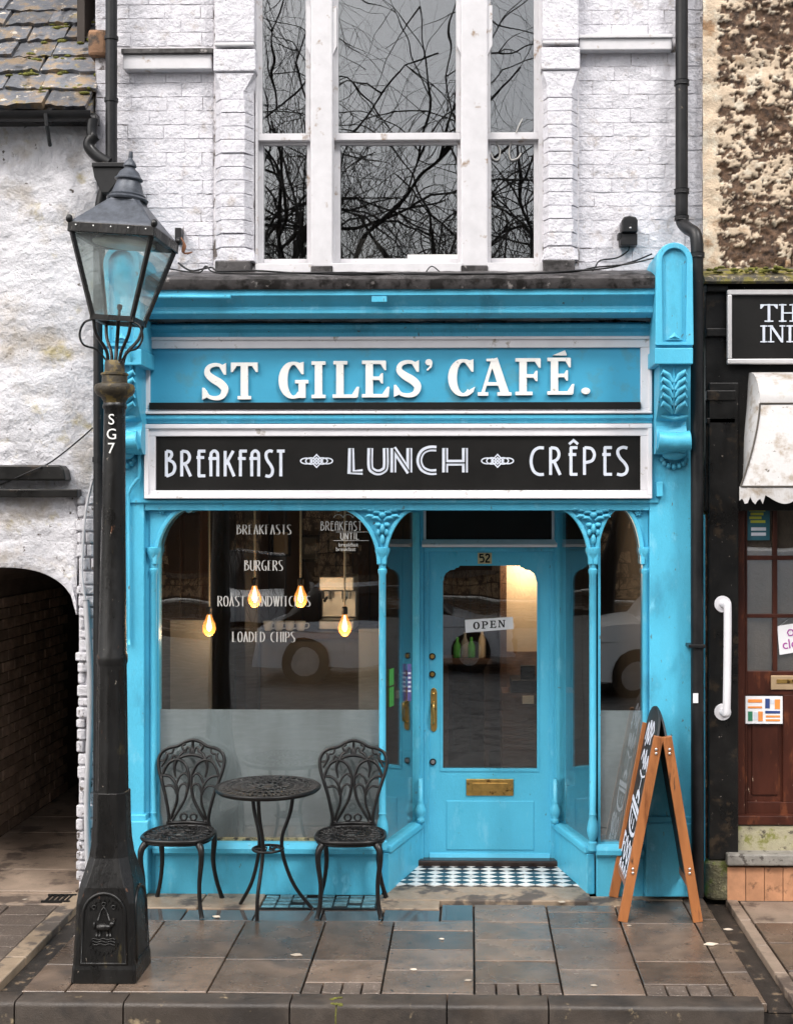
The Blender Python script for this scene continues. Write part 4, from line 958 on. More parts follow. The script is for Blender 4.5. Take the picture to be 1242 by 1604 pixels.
DECO = {
 'B': ([[(0, 0), (0, 1)], 'c', [(0, .99), (.20, .96), (.25, .84), (.17, .72), (.02, .66)], [(.02, .66), (.30, .56), (.40, .36), (.30, .12), (.0, .01)]], .42),
 'R': ([[(0, 0), (0, 1)], [(0, .99), (.26, .95), (.37, .76), (.28, .56), (.04, .47)], [(.16, .48), (.42, .0)]], .42),
 'E': ([[(.06, 0), (.06, 1)], [(.02, .99), (.38, .99)], [(-.06, .74), (.32, .74)], [(.02, .02), (.38, .02)]], .38),
 'A': ([[(.02, 0), (.02, .80), (.08, .95), (.19, 1.0), (.30, .95), (.36, .80), (.36, 0)], [(-.10, .70), (.42, .70)]], .38),
 'K': ([[(0, 0), (0, 1)], [(.38, 1), (.04, .48)], [(.12, .60), (.42, 0)]], .42),
 'F': ([[(.06, 0), (.06, 1)], [(.02, .99), (.38, .99)], [(-.06, .70), (.32, .70)]], .38),
 'S': ([[(.38, .97), (.22, 1.0), (.06, .93), (.03, .78), (.12, .60), (.27, .44), (.37, .26), (.33, .08), (.18, .0), (0, .03)]], .40),
 'T': ([[(.19, 0), (.19, 1)], [(0, .99), (.38, .99)]], .38),
 'C': ([[(.44, .98), (.26, .98), (.10, .86), (.02, .62), (.02, .38), (.10, .14), (.26, .02), (.44, .02)]], .45),
 'P': ([[(0, 0), (0, 1)], [(0, .99), (.26, .95), (.37, .74), (.28, .52), (.0, .44)]], .38),
 'a': ([[(0, 0), (.19, 1)], [(.19, 1), (.40, 0)], [(.08, .34), (.32, .34)]], .40), 'L': ([[(0, 1), (0, .02), (.36, .02)]], .36), 'U': ([[(0, 1), (0, .25), (.08, .06), (.20, 0), (.32, .06), (.40, .25), (.40, 1)]], .40),
 'N': ([[(0, 0), (0, 1)], [(0, 1), (.42, 0)], [(.42, 0), (.42, 1)]], .42), 'H': ([[(0, 0), (0, 1)], [(0, .4), (.42, .4)], [(.42, 0), (.42, 1)]], .42),
 'G': ([[(.44, .98), (.26, .98), (.10, .86), (.02, .62), (.02, .38), (.10, .14), (.26, .02), (.42, .06), (.42, .42), (.24, .42)]], .45),
 'O': ([[(.22, 1), (.05, .85), (0, .5), (.05, .15), (.22, 0), (.39, .15), (.44, .5), (.39, .85), (.22, 1)]], .44),
 'D': ([[(0, 0), (0, 1)], [(0, 1), (.28, .9), (.42, .5), (.28, .1), (0, 0)]], .42), 'I': ([[(.06, 0), (.06, 1)]], .12),
 'W': ([[(0, 1), (.15, 0)], [(.15, 0), (.29, 1)], [(.29, 1), (.44, 0)], [(.44, 0), (.58, 1)]], .58),
 'M': ([[(0, 0), (.06, 1)], [(.06, 1), (.27, .1)], [(.27, .1), (.48, 1)], [(.48, 1), (.54, 0)]], .54),
}
def deco_letter(mb, ch, x0, z0, wid, hgt, w_, Yf, th_, pen=None, smooth_=True):
    paths, wd_ = DECO[ch]; sx = wid/wd_; k = 0
    for p in paths:
        if p == 'c': continue
        if len(p) > 4 and smooth_: p = [tuple(q) for q in bez(p, 5*len(p))]
        mb.ribbon([(x0+q[0]*sx, z0+q[1]*hgt) for q in p], w_, Yf-.0003*k, Yf+th_, pen=pen); k += 1
def deco_word(mb, word, px0, px1, py0, py1, w_, Yf, th_, pen=None, gap=.22):
    tot = sum((DECO[c][1] if c != ' ' else .3) for c in word) + gap*(len(word)-1)
    xa, xb = X(px0, Yf), X(px1, Yf); s_ = (xb-xa)/tot; x = xa; z0, z1 = Z(py1, Yf), Z(py0, Yf)
    for c in word:
        if c == ' ': x += (.3+gap)*s_; continue
        deco_letter(mb, c, x, z0, DECO[c][1]*s_, z1-z0, w_, Yf, th_, pen); x += (DECO[c][1]+gap)*s_
def frame4(mb, x0, y0, x1, y1, wl, wt, wr, wb, Yf, Yb):
    mb.pbox(x0, y0, x1, y0+wt, Yf, Yb).pbox(x0, y1-wb, x1, y1, Yf, Yb).pbox(x0, y0+wt, x0+wl, y1-wb, Yf+.001, Yb).pbox(x1-wr, y0+wt, x1, y1-wb, Yf+.001, Yb)
# ---- name sign
YS = -.075
ns = thing('name_sign', P(622, 590, YS), 'blue fascia sign with raised white letters ST GILES\' CAFÉ. in a white frame', 'shop sign')
MB().pbox(232, 540, 1006, 632, YS, -.032).build('board', mat('sign_board_blue', (.050, .34, .53), .4, var=.05, vscale=3, bump=.1, bscale=60, spots=[((.07, .30, .42), 5, .6, .75)]), ns)
f_ = MB(); frame4(f_, 216, 527, 1021, 648, 19, 18, 18, 8, YS-.02, -.033); f_.build('frame', M['white'], ns, bevel=.004)
f_ = MB(); frame4(f_, 216, 527, 1021, 648, 5, 5, 5, 4, YS-.032, YS-.018); f_.build('frame_bead', M['white'], ns, bevel=.004)
MB().pbox(234, 630, 1003, 641, YS-.034, YS-.0).build('light_bar', M['signblack'], ns, bevel=.003)
for ch, a, b in (('S', 317, 357), ('T', 362, 404), ('G', 438, 483), ('I', 488, 510), ('L', 521, 562), ('E', 567, 610), ('S', 617, 659), ("'", 665, 678), ('C', 703, 744), ('A', 748, 801), ('F', 807, 848), ('É', 857, 899), ('.', 910, 924)):
    dy_ = -8*(a-317)/600
    z0, z1 = Z(626+dy_, YS-.02), Z(568+dy_, YS-.02)
    mb = MB(); draw_slab(mb, ch, X(a, YS-.02), z0, X(b, YS-.02)-X(a, YS-.02), z1-z0, YS-.022, .020); mb.build('letter', M['letter_white'], ns, bevel=0.0012)
# ---- menu sign
fs_ = thing('menu_sign', P(622, 720, YS), 'black painted board reading BREAKFAST LUNCH CRÊPES in a white moulded frame', 'shop sign')
MB().pbox(240, 680, 1006, 771, YS, -.032).build('board', M['signblack'], fs_)
f_ = MB(); frame4(f_, 226, 664, 1021, 781, 18, 19, 18, 13, YS-.018, -.033); f_.build('frame', M['white'], fs_, bevel=.004)
f_ = MB(); frame4(f_, 226, 664, 1021, 781, 7, 7, 7, 5, YS-.032, YS-.016); f_.build('frame_bead', M['white'], fs_, bevel=.004)
YL = YS-.004; TH = .0035
def deco_set(spec, py0, py1):
    for ch, a, b in spec:
        mb = MB(); deco_letter(mb, ch, X(a, YL), Z(py1, YL), X(b, YL)-X(a, YL), Z(py0, YL)-Z(py1, YL), .0185, YL, TH); mb.build('letter', M['silver'], fs_)
deco_set((('B', 261, 275), ('R', 285, 299)), 706, 746)
deco_set((('E', 310, 322), ('A', 330, 342), ('K', 353, 367)), 706, 746)
deco_set((('F', 375, 387), ('A', 394, 406), ('S', 416, 428), ('T', 434, 446)), 706, 746)
deco_set((('C', 831, 852), ('R', 862, 877), ('E', 892, 904), ('P', 915, 931), ('E', 945, 958), ('S', 966, 983)), 701, 744)
mb = MB(); mb.ribbon([(X(891, YL), Z(696, YL)), (X(898, YL), Z(690, YL)), (X(905, YL), Z(696, YL))], .016, YL, YL+TH); mb.build('accent', M['silver'], fs_)
for ch, a, b in (('L', 550, 568), ('U', 580, 604), ('N', 616, 641), ('C', 656, 684), ('H', 697, 728)):
    mb = MB(); deco_letter(mb, ch, X(a, YL), Z(740, YL), X(b, YL)-X(a, YL), Z(702, YL)-Z(740, YL), .036, YL, TH); lo_ = mb.build('letter', M['silver'], fs_)
    mb = MB(); deco_letter(mb, ch, X(a, YL)+.003, Z(740, YL), X(b, YL)-X(a, YL), Z(702, YL)-Z(740, YL)-.002, .0075, YL-.0022, .0015); mb.build('inline', M['signblack'], lo_)
for cx in (496, 779):                                        # interlaced diamond ornament
    mb = MB(); k = 0
    def el(c_, r1, r2, n_=20): return [(X(c_+r1*cos(2*pi*i/n_), YL), Z(722+r2*sin(2*pi*i/n_), YL)) for i in range(n_)]
    for c_, r1, r2 in ((cx-16, 9, 4.5), (cx+16, 9, 4.5), (cx-9, 8, 5), (cx+9, 8, 5)): mb.ribbon(el(c_, r1, r2), .0075, YL-.0003*k, YL+TH, closed=True); k += 1
    for rr in (9.5, 5): mb.ribbon([(X(cx+rr*a_, YL), Z(722+rr*b_, YL)) for a_, b_ in ((-1, 0), (0, -1.05), (1, 0), (0, 1.05))], .0075, YL-.0003*k, YL+TH, closed=True); k += 1
    mb.build('ornament', M['silver'], fs_)
# ---- white lettering on the window glass
wl = thing('window_lettering', P(420, 910, YG), 'thin white lettering BREAKFASTS, BURGERS, ROAST SANDWITCHES, LOADED CHIPS on the big window', 'lettering')
for word, a, b, p0, p1 in (('BREaKFaSTS', 372, 456, 822, 837), ('BURGERS', 384, 443, 878, 894), ('ROaST SaNDWITCHES', 342, 486, 934, 950), ('LOaDED CHIPS', 365, 462, 990, 1006)):
    mb = MB(); deco_word(mb, word, a, b, p0, p1, .0078, YG-.004, .002, pen=.10, gap=.2); mb.build('word', M['vinyl'], wl)
wl2 = thing('breakfast_lettering', P(545, 840, YG), 'small white BREAKFAST lettering with rules at the top right of the big window', 'lettering')
mb = MB(); deco_word(mb, 'BREAKFAST', 503, 566, 817, 831, .006, YG-.004, .002, gap=.2); mb.build('word', M['vinyl'], wl2)
mb = MB(); deco_word(mb, 'UNTIL', 534, 562, 835, 845, .006, YG-.004, .002, gap=.25); mb.build('word', M['vinyl'], wl2)
mb = MB(); mb.pbox(526, 833, 578, 833.7, YG-.004, YG-.002).pbox(522, 846.5, 578, 847.2, YG-.004, YG-.002).build('rule', M['vinyl'], wl2)
def font_text(body, size, ext=0.001):
    cu = bpy.data.curves.new('txt', 'FONT'); cu.body = body; cu.size = size; cu.extrude = ext; cu.resolution_u = 3
    ob = bpy.data.objects.new('txt', cu); COL.objects.link(ob)
    me = bpy.data.meshes.new_from_object(ob.evaluated_get(bpy.context.evaluated_depsgraph_get()))
    bpy.data.objects.remove(ob); bpy.data.curves.remove(cu); me.materials.clear(); return me
for body, px, py in (('breakfast', 530, 856), ('breakfast', 526, 863)):
    o = link('word', font_text(body, .034), M['vinyl'], wl2); p = P(px, py, YG-.004); o.location = p; o.rotation_euler = (radians(90), 0, 0)
mb = MB()
for c_ in (530, 545, 560): mb.ribbon([(X(c_+7*cos(t), YG-.004), Z(811-5*sin(t), YG-.004)) for t in [pi*i/8 for i in range(9)]], .004, YG-.004-.0002*(c_-530)/15, YG-.002)
mb.build('scallop', M['vinyl'], wl2)
# ---- door number and OPEN sign
dn = thing('door_number', P(758, 874, YD), 'small cream plate with the number 52 above the door glass', 'door number')
MB().pbox(748, 866, 770, 883, YD-.006, YD-.001).build('plate', mat('cream_plate', (.62, .50, .27), .5, var=.15, bump=0), dn)
YN = YD-.009
mb = MB()
def np_(l): return [(X(758.5+a, YN), Z(874.5+b, YN)) for a, b in l]
mb.ribbon(np_([(-1.5, -6), (-7, -6), (-7, -1)]), .010, YN, YN+.003); mb.ribbon([tuple(q) for q in bez([Vector(v) for v in np_([(-7, -1), (-3, -2), (-1, 1), (-2, 5), (-7, 5.5)])], 12)], .011, YN-.0004, YN+.003)
mb.ribbon([tuple(q) for q in bez([Vector(v) for v in np_([(2, -4), (4, -6.5), (7.5, -5), (7, -1.5), (4, 2), (2, 5.5)])], 15)], .011, YN, YN+.003); mb.ribbon(np_([(1.5, 5.7), (8.5, 5.7)]), .011, YN-.0004, YN+.003)
mb.build('numeral', M['signblack'], dn)
YO = YD-.012
os_ = thing('open_sign', P(766, 978, YO), 'white OPEN sign hanging tilted on the door glass', 'sign')
mb = MB().prism([(X(728, YO), Z(971, YO)), (X(803, YO), Z(966, YO)), (X(804, YO), Z(985, YO)), (X(729, YO), Z(991, YO))], YO, YO+.004); mb.build('card', M['paper'], os_)
for ch, a, b in (('O', 741, 751), ('P', 754, 764), ('E', 767, 777), ('N', 780, 791)):
    dy_ = -4*(a-741)/50; mb = MB(); draw_slab(mb, ch, X(a, YO), Z(985.5+dy_, YO), X(b, YO)-X(a, YO), Z(974+dy_, YO)-Z(985.5+dy_, YO), YO-.0015, .0008); mb.build('letter', M['signblack'], os_)
# ================================================================== RIGHT NEIGHBOUR
rs = thing('dark_shop_building', (X(1230), 0.1, 0), 'neighbouring building with peeling cream render above a black shopfront', 'building')
def peel(x, z):
    a = noise.noise((x*3.4, z*3.4, 4.0))*.55 + noise.noise((x*11, z*16, 8.0))*.46 + noise.noise((x*28, z*34, 2.0))*.42 + noise.noise((x*60, z*60, 6.0))*.30
    e = (x - X(1118)) / 0.07                                   # the corner strip keeps its render
    b = max(0, 0.75-e) if e > -5 else 1
    return a - .05 + min(b, .9)*0.8 + noise.noise((x*90, z*90, 7.0))*.10
x0, x1, z0, z1 = X(1101), X(1101)+1.5, Z(437, 0), ZT
st = 0.0085; nx = int((x1-x0)/st); nz = int((z1-z0)/st); vs = []; fs = []; mk = []
for i in range(nx+1):
    for j in range(nz+1):
        x = x0+(x1-x0)*i/nx; z = z0+(z1-z0)*j/nz; p = peel(x, z)
        m_ = min(1, max(0, (p+0.04)/.09)); mk.append(m_)
        y_ = -.012*m_ - noise.noise((x*5, z*9, 3))*.018 - noise.noise((x*16, z*22, 3))*.012*(1.3-m_) - noise.noise((x*40, z*44, 3))*.007*(1.2-m_)
        vs.append((x, 0.03+y_, z))
for i in range(nx):
    for j in range(nz): a = i*(nz+1)+j; fs.append((a, a+nz+1, a+nz+2, a+1))
pm = MB().add(vs, fs).mesh('peeling_wall', True)
ca_ = pm.color_attributes.new('mask', 'FLOAT_COLOR', 'POINT')
for i, v in enumerate(mk): ca_.data[i].color = (v, v, v, 1)
link('peeling_wall', pm, M['plaster_peel'], rs)
MB().box(X(1101, .05), x1, .05, .45, 0, z0).box(X(1101, .05), x1, .06, .45, z0, ZT).box(x1, 4.6, .02, .45, 2.3, ZT).build('wall_core', M['dark_mortar'], rs)
# mossy ledge and lead capping over the dark fascia
n = 40; vs = []; fs = []
for i in range(n+1):
    x = X(1101, -.12)+(4.5-X(1101, -.12))*i/n; q = noise.noise((x*9, 1, 1))*.012
    for (yy, pp) in ((.03, 421), (-.10, 430), (-.17, 436), (-.17, 442), (-.14, 446), (.03, 446)): vs.append((x, yy, Z(pp, yy)+q*(1 if pp < 440 else .3)))
for i in range(n):
    for k in range(5): fs.append((i*6+k, i*6+k+1, (i+1)*6+k+1, (i+1)*6+k))
fs.append(tuple(range(5, -1, -1)))
MB().add(vs, fs).build('mossy_ledge', mat('mossy_lead', (.09, .08, .06), .55, var=.4, vscale=9, bump=.8, bscale=50, bdist=.012, spots=[((.20, .17, .03), 9, .48, .60), ((.42, .34, .22), 22, .62, .70)]), rs)
ms = MB()
for k in range(110): x = random.uniform(X(1104), 2.6); ms.ell((x, -.07+random.uniform(-.08, .08), Z(427, -.05)+random.uniform(-.014, .012)), (random.uniform(.008, .028), .02, random.uniform(.005, .013)), 7, 4)
tag(ms.build('moss', M['moss'], rs, smooth=True), kind='stuff')
T = M['timber_dark']
MB().box(X(1104, -.04), 4.5, -.05, .06, Z(800, -.05), Z(446, -.05)).build('fascia', T, rs, bevel=.004)
for (a, b, yf) in ((446, 458, -.10), (515, 528, -.085), (612, 628, -.085), (655, 664, -.075)): MB().box(X(1106, yf), X(1140 if a < 500 else 1152, yf), yf, 0, Z(b, yf), Z(a, yf)).build('pilaster_band', T, rs, bevel=.006)
MB().pbox(1110, 600, 1156, 1345, -.075, .06).build('pilaster', T, rs, bevel=.006)
MB().pbox(1102, 446, 1112, 1400, .0, .06).build('rough_edge', mat('broken_edge_render', (.16, .095, .06), .9, var=.5, vscale=20, bump=1.0, bscale=40, bdist=.02, spots=[((.42, .30, .19), 14, .55, .66), ((.05, .06, .02), 9, .6, .7)]), rs)
MB().pbox(1099, 806, 1104, 1395, -.02, .05).build('blue_edge_strip', B, shop)
sb = MB(); zz = Z(1345)
MB().hprism([(X(1102), .05), (X(1101), -.06), (X(1112), -.10), (X(1136), -.095), (X(1140), -.05), (X(1140), .05)], 0, Z(1347, -.09)).build('corner_stone', mat('mossy_corner_stone', (.11, .10, .055), .8, var=.5, vscale=12, bump=1.0, bscale=40, bdist=.02, spots=[((.30, .26, .16), 10, .58, .68), ((.10, .12, .02), 6, .5, .62)]), rs, bevel=.02)
# grab rail
gr = thing('grab_rail', P(1133, 1030, -.08), 'white painted grab rail fixed to the black pilaster beside the brown door', 'grab rail')
for py in (946, 1115):
    c = P(1131, py, -.075); MB().tube([(c.x, c.y-.012, c.z), (c.x, c.y, c.z)], .048, 18).build('mounting_plate', M['white'], gr, bevel=.003)
c0, c1 = P(1131, 946, -.08), P(1131, 1115, -.08)
MB().tube(bez([c0, c0+Vector((0.012, -.05, -.005)), c0+Vector((.018, -.07, -.05)), c1+Vector((.012, -.07, .05)), c1+Vector((.006, -.05, .005)), c1], 40), .024, 14).build('bar', M['white'], gr, smooth=True)
# door
YR = .02
bd = MB()
bd.pbox(1153, 784, 1166, 1284, YR-.03, YR+.06); bd.box(X(1350, YR), X(1364, YR), YR-.03, YR+.06, Z(1284, YR), Z(784, YR))
bd.pbox(1150, 1276, 1368, 1290, YR-.06, YR+.06)
fr2 = bd.build('door_frame', M['brown_door'], rs, bevel=.004)
dd = MB(); bx_ = [1166, 1170, 1210, 1217, 1256, 1263, 1300, 1307, 1346, 1350]
dd.pbox(1166, 784, 1170, 1276, YR, YR+.045).pbox(1346, 784, 1350, 1276, YR, YR+.045)
for a, b in ((784, 794), (870, 877), (961, 967), (1050, 1087), (1254, 1276)): dd.pbox(1170, a, 1346, b, YR+.001, YR+.044)
for a, b in ((1210, 1217), (1256, 1263), (1300, 1307)): dd.pbox(a, 794, b, 1050, YR+.004, YR+.04)
dd.pbox(1226, 1087, 1290, 1254, YR+.001, YR+.044); dd.pbox(1170, 1087, 1346, 1254, YR+.022, YR+.042)
bdoor = dd.build('half_glazed_door', M['brown_door'], rs, bevel=.003)
for (a, b) in ((1170, 1210), (1217, 1256), (1263, 1300), (1307, 1346)):
    for (c, d) in ((794, 870), (877, 961), (967, 1050)): MB().pbox(a-2, c-2, b+2, d+2, YR+.02, YR+.025).build('pane', M['glass'], bdoor)
for a in (1177, 1297): MB().pbox(a, 1097, a+42, 1244, YR+.012, YR+.03).build('panel', M['brown_door'], bdoor, bevel=.010)
sl_ = MB().pbox(1207, 1057, 1262, 1079, YR-.01, YR+.005).build('letter_slot', mat('aged_brass', (.50, .36, .22), .45, metal=.4, var=.2, bump=.1), bdoor, bevel=.004)
MB().pbox(1216, 1063, 1254, 1069, YR-.014, YR-.006).build('slot_flap', M['brass'], sl_)
# dim room behind it
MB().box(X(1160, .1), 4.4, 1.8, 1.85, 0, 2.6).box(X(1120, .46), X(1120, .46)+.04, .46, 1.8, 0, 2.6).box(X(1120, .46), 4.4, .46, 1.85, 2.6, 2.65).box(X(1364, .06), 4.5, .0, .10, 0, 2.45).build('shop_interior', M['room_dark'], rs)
# steps
MB().box(X(1140, -.02), 4.4, -.03, .10, Z(1332, -.03), Z(1291, -.03)).build('stone_riser', M['mossy_stone'], rs, bevel=.008)
MB().box(X(1138, -.12), 4.4, -.13, .10, Z(1354, -.13), Z(1336, -.13)).build('door_step', M['grey_stone'], rs, bevel=.010)
MB().box(X(1140, -.07), 4.4, -.08, .05, 0, Z(1356, -.08)).build('step_core', M['dark_mortar'], rs)
xx = X(1138, -.09)
tl = MB().box(-.055, .055, -.006, .02, 0, Z(1356, -.09)).mesh('step_tile'); tl.materials.append(M['tile_terracotta'])
for k in range(24): o = link('step_tile', tl, None, rs); o.location = (xx+.057+k*.1145, -.088+random.uniform(-.003, .002), 0.0)
# sign THE IND..
YQ = -.115
ds = thing('dark_shop_sign', P(1242, 512, YQ), 'black sign with silver frame and white serif letters at the right edge', 'shop sign')
MB().box(X(1144, YQ), X(1500, YQ), YQ, -.052, Z(566, YQ), Z(460, YQ)).build('board', M['signblack'], ds)
f_ = MB(); frame4(f_, 1139, 455, 1505, 571, 7, 8, 7, 8, YQ-.02, YQ+.02); f_.build('frame', mat('silver_frame', (.62, .60, .60), .35, metal=.3, var=.1, bump=.05), ds, bevel=.006)
for ch, a, b, p0, p1 in (('T', 1190, 1217, 478, 506), ('H', 1219, 1248, 478, 506), ('E', 1251, 1272, 478, 506), ('I', 1190, 1201, 511, 538), ('N', 1202, 1229, 511, 538), ('D', 1231, 1257, 511, 538)):
    mb = MB(); draw_slab(mb, ch, X(a, YQ), Z(p1, YQ), X(b, YQ)-X(a, YQ), Z(p0, YQ)-Z(p1, YQ), YQ-.004, .003, thin=.72); mb.build('letter', M['silver'], ds)
# dutch canopy
cn = thing('canopy', P(1200, 690, -.3), 'grimy white vinyl hood canopy with scalloped valance over the brown door', 'canopy')
n = 16
RX = 3.4
def edge(t): return P(1190-30*t**1.6, 632+130*t, -.34-.16*t)          # seam between end cap and front
vs = []; fs = []
for i in range(n+1):
    t = i/n; e = edge(t); vs += [tuple(e), (e.x+.35, e.y-.012*sin(pi*t), e.z+.002), (e.x+.9, e.y, e.z), (RX-.6, e.y-.012*sin(pi*t), e.z), (RX, e.y, e.z)]
for i in range(n):
    for k in range(4): fs.append((i*5+k, (i+1)*5+k, (i+1)*5+k+1, i*5+k+1))
MB().add(vs, fs).build('front_panel', M['canopy'], cn, smooth=True)
vs = []; fs = []                                                    # curved top from the wall to the seam
e0 = edge(0); tp = Vector((X(1172, -.05), -.052, Z(585, -.05)))
for i in range(n+1):
    t = i/n*pi/2
    y_ = tp.y+(e0.y-tp.y)*sin(t); z_ = e0.z+(tp.z-e0.z)*cos(t); xl_ = tp.x+(e0.x-tp.x)*(i/n)**1.5
    vs += [(xl_, y_, z_), (xl_+.05, y_, z_+.001), (RX, y_, z_)]
for i in range(n):
    for k in range(2): fs.append((i*3+k, (i+1)*3+k, (i+1)*3+k+1, i*3+k+1))
MB().add(vs, fs).build('top_panel', M['canopy'], cn, smooth=True)
vs = []; fs = []; kq = 12                                           # end cap, hung from the curved edge of the top
def tedge(s_):
    t = s_*pi/2; return Vector((tp.x+(e0.x-tp.x)*s_**1.5-.001, tp.y+(e0.y-tp.y)*sin(t), e0.z+(tp.z-e0.z)*cos(t)))
for i in range(n+1):
    t = i/n; e = edge(t); wp = tp.lerp(Vector((X(1161, -.052), -.052, Z(775, -.05))), t)
    for k in range(kq+1):
        s_ = k/kq; q = wp.lerp(e, s_) + (tedge(s_)-tp.lerp(e0, s_))*(1-t)**2; q.x -= .03*sin(pi*s_)*sin(pi*min(1, t*1.2)); vs.append(tuple(q))
for i in range(n):
    for k in range(kq): fs.append((i*(kq+1)+k, (i+1)*(kq+1)+k, (i+1)*(kq+1)+k+1, i*(kq+1)+k+1))
MB().add(vs, fs).build('end_cap', M['canopy'], cn, smooth=True)
pip = mat('dirty_piping', (.05, .04, .03), .6, var=.4, bump=.1)
MB().tube([edge(i/20)+Vector((-.003, -.004, 0)) for i in range(21)], .006, 6).build('piping', pip, cn); 
MB().tube([e0+Vector((0, -.004, 0)), Vector((RX, e0.y-.004, e0.z))], .006, 6).build('piping', pip, cn)
e1 = edge(1); MB().tube([e1+Vector((0, -.004, 0)), Vector((RX, e1.y-.004, e1.z))], .006, 6).build('piping', pip, cn)
vs = []; fs = []; m_ = 120
for i in range(m_+1):
    x = e1.x-.01+(RX-e1.x)*i/m_; u = (x-e1.x)
    d_ = .072+.03*cos(u*2*pi/.30+1.0) if u > .13 else .055+.05*abs(sin(u*2*pi/.105))
    vs += [(x, e1.y-.003, e1.z), (x, e1.y-.008-.006*sin(u*31), e1.z-d_), (x, e1.y-.003-.006*sin(u*31), e1.z-d_), (x, e1.y+.002, e1.z)]
for i in range(m_):
    for k in range(4): fs.append((i*4+k, i*4+(k+1) % 4, (i+1)*4+(k+1) % 4, (i+1)*4+k))
MB().add(vs, fs).build('valance', M['canopy'], cn)
# notices on the brown door
po = thing('menu_poster', P(1197, 1110, YR), 'white notice with orange, blue and green flag-like blocks on the lower door panel', 'poster')
MB().pbox(1167, 1089, 1225, 1132, YR-.006, YR-.003).build('sheet', M['paper'], po)
for (a, b, c, d, mm) in ((1171, 1094, 1193, 1099, 'orange'), (1171, 1105, 1193, 1108, 'orange'), (1198, 1093, 1205, 1108, 'navy'), (1213, 1094, 1221, 1109, 'orange'), (1206, 1094, 1212, 1101, 'silver'), (1171, 1113, 1178, 1128, 'dgreen'), (1187, 1113, 1194, 1128, 'orange'), (1180, 1114, 1186, 1126, 'silver'), (1198, 1112, 1221, 1116, 'navy'), (1199, 1119, 1221, 1122, 'orange'), (1199, 1125, 1221, 1128, 'orange')):
    MB().pbox(a, b, c, d, YR-.0085, YR-.006).build('print_block', M[mm], po)
tp_ = thing('teal_poster', P(1186, 818, YR), 'teal poster with yellow-green print inside the top pane under the canopy', 'poster')
MB().pbox(1169, 792, 1205, 846, YR+.012, YR+.016).build('sheet', M['teal'], tp_)
for k in range(4): MB().pbox(1173+k % 2*2, 797+k*6, 1198-k % 3*3, 801+k*6, YR+.009, YR+.012).build('print_block', M['yellowgreen'], tp_)
for k in range(2): MB().pbox(1176, 826+k*8, 1199, 831+k*8, YR+.009, YR+.012).build('print_block', M['silver'], tp_)
cs = thing('closed_sign', P(1240, 1000, YR), 'tilted white closed sign with purple lettering hanging in the door pane', 'sign')
MB().prism([(X(1217, YR), Z(980, YR)), (X(1282, YR), Z(970, YR)), (X(1286, YR), Z(1014, YR)), (X(1221, YR), Z(1025, YR))], YR+.010, YR+.014).build('card', M['paper'], cs)
MB().ribbon([(X(1222, YR), Z(979, YR)), (X(1238, YR), Z(967, YR)), (X(1275, YR), Z(971, YR))], .004, YR+.012, YR+.014).build('string', M['steel'], cs)
mt_ = font_text('closed', .085, .0006); o = link('word', mt_, M['magenta'], cs); o.location = P(1225, 1017, YR+.008); o.rotation_euler = (radians(90), radians(-8), 0)
mb = MB(); mb.ribbon([(X(1238+5*cos(t), YR), Z(990-5*sin(t), YR)) for t in [2*pi*i/6 for i in range(6)]], .006, YR+.007, YR+.009, closed=True); mb.build('emblem', M['magenta'], cs)

# ================================================================== PIPES, CABLES, WALL FITTINGS
def pipe(name, pts, r, label, cat='downpipe', clips=(), mt='pipe'):
    t = thing(name, tuple(pts[-1]), label, cat)
    MB().tube(pts, r, 14).build('pipe', M[mt], t, autosmooth=50)
    for c, rr in clips: MB().tube([c+Vector((0, 0, -.014)), c+Vector((0, 0, .014))], rr, 14).build('collar', M[mt], t, bevel=.003)
    return t
Yp = -.02
dp = pipe('downpipe', [P(1067, -70, Yp), P(1067, 200, Yp)] + bez([P(1067, 330, Yp), P(1068, 348, Yp), P(1077, 358, -.10), P(1088, 366, -.16), P(1091, 384, -.18), P(1091, 410, -.18)], 24) + [P(1091, 900, -.13), P(1092, 1392, -.13), P(1092, 1404, -.13)], .039,
     'black downpipe with a swan neck running down beside the blue right pilaster', clips=[(P(1067, 130, Yp), .046), (P(1067, 300, Yp), .046), (P(1067, 342, Yp), .045), (P(1091, 400, -.18), .046)])
MB().pbox(1078, 1009, 1104, 1014, -.18, -.05).build('clamp', M['pipe'], dp, bevel=.003)
MB().pbox(1085, 1085, 1093, 1100, -.176, -.17).build('paper_label', M['paper'], dp)
lp = thing('downpipe', P(158, 1390, -.05), 'black downpipe with hopper head behind the street lamp', 'downpipe')
Yh = -.06
MB().tube([P(175, -70, Yh), P(175, 262, Yh)], .036, 14).build('pipe', M['pipe'], lp, autosmooth=50)
for py in (157, 60): MB().tube([P(175, py-3, Yh), P(175, py+3, Yh)], .043, 14).build('collar', M['pipe'], lp)
h_ = [(146, 254), (197, 254), (197, 260), (188, 282), (172, 302), (160, 302), (149, 276), (146, 260)]
MB().prism([(X(a, -.14), Z(b, -.14)) for a, b in h_], -.16, .05).build('hopper', M['pipe'], lp, bevel=.008)
MB().pbox(144, 252, 199, 259, -.175, .05).build('hopper_rim', M['pipe'], lp, bevel=.004)
MB().tube(bez([P(164, 298, -.05), P(158, 325, -.05), P(156, 380, -.05), P(156, 700, -.05), P(156, 1250, -.13), P(156, 1404, -.13)], 40), .036, 14).build('pipe', M['pipe'], lp, autosmooth=50)
for py in (480, 720): MB().tube([P(156, py-4, -.05), P(156, py+4, -.05)], .043, 14).build('collar', M['pipe'], lp)
ab = thing('wall_sensor', P(985, 365, .04), 'small black sensor box on the white brick wall beside the right downpipe', 'sensor')
YA = -.03
